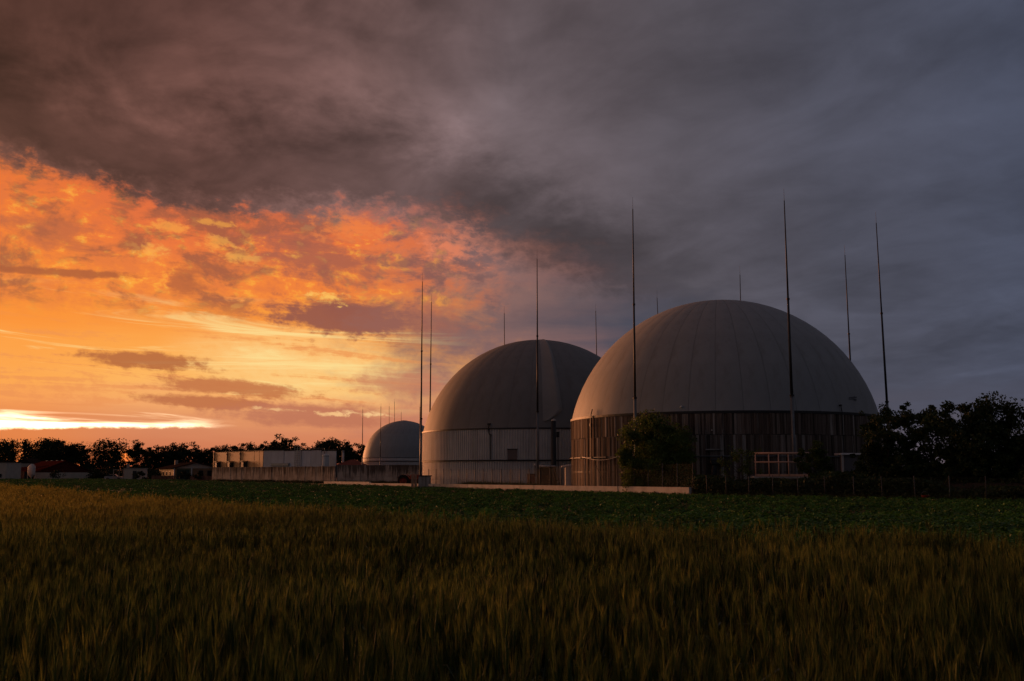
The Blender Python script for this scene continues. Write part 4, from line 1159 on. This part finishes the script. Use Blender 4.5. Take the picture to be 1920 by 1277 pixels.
# ---- tree line on the horizon
TL = [tree_meshes(100 + i, 13, (5.2, 4.6, 6.0, 4.2, 5.4)[i], 3.0, .66, 4600, 14, M_LEAF_FAR, None, (.95, .8, 1.0, .9, .66)[i]) for i in range(5)]
TC = tree_meshes(110, 14, 2.6, 2.0, .6, 2600, 26, M_LEAF_FAR, None, .6, True)
TS = tree_meshes(111, 12, 4.0, 4.0, .45, 700, 12, M_LEAF_FAR, None, .8)
GL = 'trees of the distant tree line'
line = [(-22, 832, 0, 440), (6, 829, 2, 435), (20, 824, 'c', 425), (43, 825.5, 'c', 420), (62, 830, 0, 430), (84, 827.5, 2, 425), (106, 829, 1, 430), (129, 834, 3, 430), (149, 838, 1, 430), (166, 833, 's', 435),
        (203, 829, 2, 410), (254, 833, 4, 415), (281, 845, 3, 430), (307, 838, 4, 420), (325, 836, 0, 425), (343, 837, 4, 425), (367, 842, 4, 430), (386, 845, 1, 430), (404, 842, 1, 430), (424, 839, 0, 430), (446, 838, 3, 435),
        (468, 835, 0, 430), (490, 836, 1, 430), (512, 832, 3, 425), (532, 823.5, 4, 420), (557, 836, 's', 430), (580, 838, 0, 430), (606, 830, 1, 420), (627, 827.5, 2, 420), (652, 836, 3, 430), (667, 838, 's', 430), (684, 838, 1, 430)]
special = {2: 'tallest narrow conifer of the distant tree line, far left', 3: 'second narrow conifer of the distant tree line, far left', 9: 'thin sparse tree left of the large round far tree', 10: 'large round-crowned tree left of the sun glow on the horizon',
           11: 'separate round tree right of the sun glow on the horizon', 24: 'spreading tree standing highest above the grey-fronted plant building', 28: 'rounded dark tree right of the plant building roof', 25: 'small thin tree just right of the spreading tree above plant building'}
for i, (px, py, k, Y) in enumerate(line):
    me = TC if k == 'c' else TS if k == 's' else TL[k]
    hh = {'c': 14, 's': 12}.get(k, 13)
    z = P(px, py, Y).z - gz(0, Y); s = z / hh
    ORD = ('first', 'second', 'third', 'fourth', 'fifth', 'sixth', 'seventh', 'eighth', 'ninth', 'tenth', 'eleventh', 'twelfth', 'thirteenth')
    zone = 0 if px < 240 else 1 if px < 400 else 2
    if i in special: lab = special[i]
    else:
        k_ = sum(1 for j in range(i) if j not in special and (0 if line[j][0] < 240 else 1 if line[j][0] < 400 else 2) == zone)
        lab = (ORD[k_] + ' dark broad tree of the far line behind the barn, counted from the left',
               ORD[k_] + ' small dark far-line tree between sun glow and plant building, counted from the left',
               ORD[k_] + ' dark far-line tree from the left end of the plant building rightwards')[zone]
    plant('distant_tree', (X(px, Y), Y, gz(0, Y)), me, lab, 'tree', GL, RND.uniform(0, 6.28), s)
def leafy_mass(name, pts, n, leaf, hgt, wid, m, seed, label, cat):
    rng = np.random.default_rng(seed)
    pts = np.array(pts); seg = np.linalg.norm(np.diff(pts[:, :2], axis=0), axis=1); cum = np.r_[0, np.cumsum(seg)]
    s = rng.uniform(0, cum[-1], n)
    x = np.interp(s, cum, pts[:, 0]); y = np.interp(s, cum, pts[:, 1]); z = np.interp(s, cum, pts[:, 2])
    hs = hgt * (.62 + .22 * np.sin(s * .21 + seed) + .16 * np.sin(s * .53 + 1.3) + .12 * np.sin(s * 1.31))
    C = np.stack([x + rng.normal(0, .3, n) * wid * .3, y + rng.uniform(-.5, .5, n) * wid, z + hs * rng.uniform(0, 1, n) ** .8], 1)
    V, F = leaf_quads(C, leaf, rng)
    o = link(name, np_mesh(name, V, F, m)); kind(o, 'stuff', label, cat)
    return o
leafy_mass('wood_undergrowth', [(X(-120, 450), 450, -.5), (X(300, 440), 440, -.5), (X(700, 440), 440, -.5), (X(1300, 460), 460, -.5), (X(2150, 460), 460, -.5)], 62000, 1.15, 9.0, 10, M_LEAF_FAR, 4, 'dark undergrowth of the distant wood along the horizon', 'wood')
leafy_mass('farm_hedge', [(X(-60, 320), 320, -.45), (X(160, 325), 325, -.45), (X(172, 300), 300, -.45), (X(225, 275), 275, -.45), (X(300, 262), 262, -.45), (X(400, 250), 250, -.45)], 12000, .5, 3.6, 5, M_LEAF_FAR, 9, 'dark hedges and bushes around the farm buildings', 'hedge')
leafy_mass('tree_undergrowth', [(p.x + .8, p.y + 7.5, .8) for p in [LW1.lerp(FR1, u) for u in (.62, .8, 1.0, 1.25)]], 14000, .22, 1.5, 4.5, M_LEAF, 16, 'dark undergrowth around the trunks of the right-hand trees', 'undergrowth')
leafy_mass('bank_undergrowth', [(p.x + .3, p.y + 3.0, .15) for p in [LW1.lerp(FR1, u) for u in (.02, .3, .6, .9, 1.2)]], 42000, .20, 1.5, 4.4, M_LEAF, 6, 'dark undergrowth on the bank behind the right-hand fence', 'undergrowth')
GS = 'bushes by the farm buildings'
for i, (px, Y, h, lab) in enumerate(((103, 279, 2.6, 'dark bush in front of the pale barn wall'), (262, 226, 2.0, 'dark bush in front of the small white outbuilding'), (289, 212, 2.0, 'dark bush at left end of the plank fence'), (344, 207, 1.9, 'dark bush before the green door of the gabled house'), (372, 203, 1.7, 'dark bush at the right half of the gabled house'), (178, 282, 2.8, 'dark bush at right end of the pale barn wall'))):
    plant('farm_bush', (X(px, Y), Y, gz(0, Y)), tree_meshes(60 + i, h, h * .75, .2, .30, 900, 7, M_LEAF_FAR, None, .6), lab, 'bush', GS)

# ------------------------------------------------------------------ crops: many copies of a few plants scattered by geometry nodes
def scatter(name, variants, mats, pts, pick, rot, scl, label, cat):
    V, F, MI, var = [], [], [], []
    for k, mb in enumerate(variants):
        o = len(V); V += mb.v; F += [tuple(i + o for i in f) for f in mb.f]; MI += mb.m; var += [k] * len(mb.v)
    nv = len(V); n = len(pts)
    me = bpy.data.meshes.new(name)
    me.from_pydata(V + [tuple(p) for p in pts], [], F)
    for m in mats: me.materials.append(m)
    me.polygons.foreach_set('material_index', MI)
    def att(nm, ty, data, key):
        a = me.attributes.new(nm, ty, 'POINT'); a.data.foreach_set(key, np.ascontiguousarray(data).ravel())
    att('variant', 'INT', np.r_[np.array(var), -np.ones(n)].astype(np.int32), 'value')
    att('pick', 'INT', np.r_[np.zeros(nv), pick].astype(np.int32), 'value')
    att('rot', 'FLOAT_VECTOR', np.r_[np.zeros((nv, 3)), rot].astype(np.float32), 'vector')
    att('scl', 'FLOAT_VECTOR', np.r_[np.ones((nv, 3)), scl].astype(np.float32), 'vector')
    o = link(name, me); kind(o, 'stuff', label, cat)
    g = bpy.data.node_groups.new(name + '_scatter', 'GeometryNodeTree')
    g.interface.new_socket('Geometry', in_out='INPUT', socket_type='NodeSocketGeometry')
    g.interface.new_socket('Geometry', in_out='OUTPUT', socket_type='NodeSocketGeometry')
    N, Lk = g.nodes, g.links
    gi, go = N.new('NodeGroupInput'), N.new('NodeGroupOutput')
    def named(nm, ty):
        a = N.new('GeometryNodeInputNamedAttribute'); a.data_type = ty; a.inputs[0].default_value = nm; return a.outputs[0]
    va = named('variant', 'INT')
    def sel(k):
        c = N.new('FunctionNodeCompare'); c.data_type = 'INT'; c.operation = 'EQUAL'
        Lk.new(va, c.inputs[2]); c.inputs[3].default_value = k
        s = N.new('GeometryNodeSeparateGeometry'); s.domain = 'POINT'
        Lk.new(gi.outputs[0], s.inputs[0]); Lk.new(c.outputs[0], s.inputs[1]); return s.outputs[0]
    j = N.new('GeometryNodeJoinGeometry')
    for k in range(len(variants)):
        q = N.new('GeometryNodeGeometryToInstance'); Lk.new(sel(k), q.inputs[0]); Lk.new(q.outputs[0], j.inputs[0])
    io = N.new('GeometryNodeInstanceOnPoints')
    Lk.new(sel(-1), io.inputs['Points']); Lk.new(j.outputs[0], io.inputs['Instance'])
    io.inputs['Pick Instance'].default_value = True
    Lk.new(named('pick', 'INT'), io.inputs['Instance Index'])
    er = N.new('FunctionNodeEulerToRotation'); Lk.new(named('rot', 'FLOAT_VECTOR'), er.inputs[0])
    Lk.new(er.outputs[0], io.inputs['Rotation']); Lk.new(named('scl', 'FLOAT_VECTOR'), io.inputs['Scale'])
    Lk.new(io.outputs[0], go.inputs[0])
    md = o.modifiers.new('scatter', 'NODES'); md.node_group = g
    return o

def ear_material():
    m = bpy.data.materials.new('wheat_ear'); m.use_nodes = True; t = m.node_tree; n = NT(t)
    b = t.nodes['Principled BSDF']; b.inputs['Roughness'].default_value = .75; b.inputs['Specular IOR Level'].default_value = .2
    r = E(n, n.node('ShaderNodeObjectInfo').outputs['Random'])
    pos = n.node('ShaderNodeNewGeometry').outputs['Position']
    c = n.ramp(r, [(0, (.018, .034, .018)), (.25, (.046, .080, .024)), (.5, (.095, .134, .033)), (.8, (.158, .188, .042)), (1, (.25, .255, .055))], 0, 1)
    c = n.mix(n.step(n.noise(pos, .45, 3, .5), .42, .66) * .55, c, (.055, .088, .024))
    sx = n.node('ShaderNodeSeparateXYZ'); t.links.new(pos, sx.inputs[0])
    backlit_gold = n.step(E(n, sx.outputs[0]) - E(n, sx.outputs[1]) * .12 + (n.noise(pos, .25, 3, .5) - .5) * 6, -2.0, -16.0)  # ears turn gold towards the far left, backlight painted into their colour
    c = n.mix(backlit_gold * .75, c, (.44, .36, .072))
    n.put(b.inputs['Base Color'], c)
    tl = n.node('ShaderNodeBsdfTranslucent'); n.put(tl.inputs[0], c)
    mx = n.node('ShaderNodeMixShader'); mx.inputs[0].default_value = .45
    t.links.new(b.outputs[0], mx.inputs[1]); t.links.new(tl.outputs[0], mx.inputs[2])
    t.links.new(mx.outputs[0], t.nodes['Material Output'].inputs[0])
    return m
M_EAR = ear_material()
M_STRAW = mat('wheat_stalk', (.048, .066, .020), .75, .35, 1.0, col2=(.024, .040, .014), rand=.3, spec=.2, coord='World', trans=.25)
M_BLADE = mat('wheat_blade', (.070, .115, .045), .45, .4, 1.0, rand=.3, spec=.5, coord='World', trans=.3)
def wheat_clump(seed, n, R):
    rnd = random.Random(seed); mb = MB()
    for _ in range(n):
        x, y = rnd.gauss(0, R), rnd.gauss(0, R)
        h = rnd.uniform(.66, .93); lx, ly = rnd.gauss(0, .045), rnd.gauss(0, .045)
        p0 = Vector((x, y, 0)); p1 = Vector((x + lx * .4, y + ly * .4, h * .6)); p2 = Vector((x + lx, y + ly, h))
        mb.tube([p0, p1, p2], [.0026, .0022, .0016], 3, False, 1)
        d = (p2 - p1).normalized() + Vector((rnd.gauss(0, .10), rnd.gauss(0, .10), 0)); d.normalize()
        L = rnd.uniform(.075, .115); w = rnd.uniform(.0048, .0072)
        e = [p2, p2 + d * L * .2, p2 + d * L * .6, p2 + d * L]
        mb.tube(e, [w * .4, w, w * .9, w * .2], 5, False, 0)
        u = d.cross(Vector((0, 1, .1))).normalized(); v = d.cross(u)
        for k in range(13):                                   # awns
            a = rnd.uniform(0, 6.28); o = (u * math.cos(a) + v * math.sin(a))
            b = p2 + d * L * rnd.uniform(.1, .9) + o * w * .7
            tip = b + d * rnd.uniform(.05, .085) + o * rnd.uniform(.008, .03)
            s = o.cross(d) * .0011
            mb.add([b - s, b + s, tip], [(0, 1, 2)], 0)
        for k in range(rnd.choice((1, 1, 2))):                # blades
            zb = h * rnd.uniform(.35, .80); a = rnd.uniform(0, 6.28); o = Vector((math.cos(a), math.sin(a), 0)); q = Vector((-o.y, o.x, 0))
            b = p0.lerp(p2, zb / h); Lb = rnd.uniform(.12, .28); w = rnd.uniform(.004, .0085)
            c = [b, b + o * Lb * .35 + Vector((0, 0, Lb * .42)), b + o * Lb * .75 + Vector((0, 0, Lb * rnd.uniform(.25, .55))), b + o * Lb + Vector((0, 0, Lb * rnd.uniform(-.25, .3)))]
            mb.add([c[0] - q * w * .6, c[0] + q * w * .6, c[1] - q * w, c[1] + q * w, c[2] - q * w * .8, c[2] + q * w * .8, c[3]], [(0, 1, 3, 2), (2, 3, 5, 4), (4, 5, 6)], 2)
    return mb
EX = np.array([-60, -30.3, -12.2, -5.75, .34, 5.65, 12, 25.]); EY = np.array([100, 59, 31, 22, 16, 11.2, 6.5, -3.])
BX = np.array([X(-400, 262), X(0, 262), X(170, 281), X(270, 224), X(330, 203), X(400, 163), X(600, 127), LW0.x, LW1.x, FR1.x, 60]); BY = np.array([262, 262, 281, 224, 203, 163, 127, 124.4, 66.7, 51.2, 20.])
def wheat_points(seed=2):
    rng = np.random.default_rng(seed); out = []
    for y0, y1, dens in ((.7, 6, 88), (6, 12, 72), (12, 24, 46), (24, 45, 24), (45, 75, 20)):
        hw = .62 * y1 + 3
        n = int((y1 - y0) * 2 * hw * dens)
        x = rng.uniform(-hw, hw, n); y = rng.uniform(y0, y1, n)
        ok = (np.abs(x) < .62 * y + 2.5) & (y < np.interp(x, EX, EY) + rng.normal(0, .10, n) + .25 * np.sin(x * 1.7) + .15 * np.sin(x * 4.1)) & (np.hypot(x, y) > .75) & (rng.random(n) < .66 + .42 * np.sin(x * 2.3 + 1.7 * np.sin(y * 1.1)) * np.sin(y * 1.9 + np.sin(x * 1.3)))
        out.append(np.stack([x[ok], y[ok], np.zeros(ok.sum()), np.full(ok.sum(), y0)], 1))
    p = np.concatenate(out); n = len(p)
    far = p[:, 3] > 20
    pick = np.where(far, rng.integers(6, 9, n), rng.integers(0, 6, n))
    rot = np.stack([rng.normal(0, .05, n), rng.normal(0, .05, n), rng.uniform(0, 6.28, n)], 1)
    tall = 1 + .045 * np.sin(p[:, 0] * 1.1 + p[:, 1] * .7) + .035 * np.sin(p[:, 0] * .37 - p[:, 1] * .9) + rng.normal(0, .06, n)
    scl = np.stack([np.ones(n), np.ones(n), tall], 1)
    return p[:, :3], pick, rot, scl
scatter('wheat_field', [wheat_clump(s, 6, .05) for s in range(6)] + [wheat_clump(20 + s, 16, .13) for s in range(3)], [M_EAR, M_STRAW, M_BLADE], *wheat_points(), 'ripening golden-olive wheat filling the foreground', 'wheat')

M_CROP = mat('crop_leaf', (.052, .155, .018), .6, .45, .5, col2=(.020, .068, .010), rand=.35, spec=.25, coord='World', trans=.2)
def crop_plant(seed, n, R, h):
    rnd = random.Random(seed); mb = MB()
    for i in range(n):
        a = rnd.uniform(0, 6.28); r = R * math.sqrt(rnd.random()); z = h * rnd.uniform(.35, 1.0) * (1 - .25 * r / R)
        c = Vector((r * math.cos(a), r * math.sin(a), z)); o = Vector((math.cos(a + rnd.gauss(0, .6)), math.sin(a + rnd.gauss(0, .6)), rnd.gauss(-.15, .35))).normalized()
        q = o.cross(Vector((rnd.gauss(0, .3), rnd.gauss(0, .3), 1))).normalized(); up = q.cross(o)
        L = rnd.uniform(.07, .13); w = L * .38
        mb.add([c - o * L * .5, c - o * L * .1 + q * w + up * L * .10, c - o * L * .0 - up * L * .03, c - o * L * .1 - q * w + up * L * .10, c + o * L * .55 - up * L * .10], [(0, 1, 2), (0, 2, 3), (1, 4, 2), (2, 4, 3)])
        if i % 4 == 0:
            s = q * .002
            mb.add([Vector((c.x * .3, c.y * .3, 0)) - s, Vector((c.x * .3, c.y * .3, 0)) + s, c + s, c - s], [(0, 1, 2, 3)])
    return mb
def crop_points(seed=5):
    rng = np.random.default_rng(seed); P_, K_, S_ = [], [], []
    D = Vector((-.66, .75)); Nn = Vector((.75, .66))           # rows run beside the wheat edge
    def put(x, y, k, s):
        lim = np.interp(x, EX, EY) + .55; far = np.interp(x, BX, BY)
        ok = (y > lim) & (y < far) & (np.abs(x) < .62 * y + 5)
        P_.append(np.stack([x[ok], y[ok], np.array([gz(0, q) for q in y[ok]])], 1)); K_.append(k[ok]); S_.append(s[ok])
    rows = np.arange(4, 90, .5)
    for r in rows:
        t = np.arange(-45, 60, .17); t = t + rng.normal(0, .03, len(t)); off = rng.normal(0, .03, len(t))
        x = D.x * t + Nn.x * (r + off); y = D.y * t + Nn.y * (r + off)
        near = (y < 34) & (rng.random(len(t)) > .03)
        put(x[near], y[near], rng.integers(0, 4, near.sum()), rng.uniform(.8, 1.2, (near.sum(), 1)) * np.ones((1, 3)))
    for y0, y1, dens, k0, sc in ((34, 75, 3.6, 4, 1.0), (75, 150, 1.1, 4, 1.5), (150, 285, .32, 4, 2.3)):
        hw = .62 * y1 + 5; n = int((y1 - y0) * 2 * hw * dens)
        x = rng.uniform(-hw, hw, n); y = rng.uniform(y0, y1, n)
        s = rng.uniform(.8, 1.2, (n, 1)) * np.array([[sc, sc, .95 + .1 * (sc > 2)]])
        put(x, y, rng.integers(4, 7, n), s)
    p = np.concatenate(P_); k = np.concatenate(K_); s = np.concatenate(S_); n = len(p)
    rot = np.stack([rng.normal(0, .06, n), rng.normal(0, .06, n), rng.uniform(0, 6.28, n)], 1)
    return p, k, rot, s
scatter('green_crop', [crop_plant(s, 34, .20, .36) for s in range(4)] + [crop_plant(30 + s, 70, .48, .36) for s in range(3)], [M_CROP], *crop_points(), 'low leafy green crop between wheat and tanks', 'crop')

M_WEED = mat('weeds', (.060, .075, .024), .7, .4, 1.0, rand=.3, coord='World', trans=.2)
def weed_clump(seed):
    rnd = random.Random(seed); mb = MB()
    for _ in range(26):
        a = rnd.uniform(0, 6.28); r = rnd.random() * .16; b = Vector((r * math.cos(a), r * math.sin(a), 0)); o = Vector((math.cos(a), math.sin(a), 0)); q = Vector((-o.y, o.x, 0)) * rnd.uniform(.004, .010)
        h = rnd.uniform(.15, .45); m = b + o * h * .2 + Vector((0, 0, h * .6)); tp = b + o * h * rnd.uniform(.3, .8) + Vector((0, 0, h * rnd.uniform(.7, 1)))
        mb.add([b - q, b + q, m - q, m + q, tp], [(0, 1, 3, 2), (2, 3, 4)])
    return mb
def weed_points():
    rng = np.random.default_rng(8); pts = []
    for _ in range(700): s = rng.uniform(0, LWL); p = lw(s, -abs(rng.normal(0, .25)) - .05); pts.append((p.x, p.y, 0, rng.uniform(.4, 1.0)))
    for _ in range(420): s = rng.uniform(s_of(850), s_of(990)); p = lw(s, .5 + abs(rng.normal(0, .5))); pts.append((p.x, p.y, .1, rng.uniform(1.2, 2.4)))
    for _ in range(500): s = rng.uniform(0, LWL); p = lw(s, .5 + abs(rng.normal(0, .5))); pts.append((p.x, p.y, .05, rng.uniform(.8, 1.6)))
    for A_, B_, n in ((RA, RB, 500), (RB, RC, 260)):
        for _ in range(n): p = A_.lerp(B_, rng.random()); pts.append((p.x - .2, p.y - .3 - abs(rng.normal(0, .5)), 0, rng.uniform(.6, 1.6)))
    for _ in range(450): p = LW1.lerp(FR1, rng.uniform(0, 1.2)); pts.append((p.x, p.y + rng.normal(0, .3), 0, rng.uniform(.6, 1.5)))
    a = np.array(pts); n = len(a)
    return a[:, :3], rng.integers(0, 4, n), np.stack([np.zeros(n), np.zeros(n), rng.uniform(0, 6.28, n)], 1), np.repeat(a[:, 3:4], 3, 1)
scatter('wall_weeds', [weed_clump(70 + s) for s in range(4)], [M_WEED], *weed_points(), 'weeds and grass along the walls and fences', 'weeds')
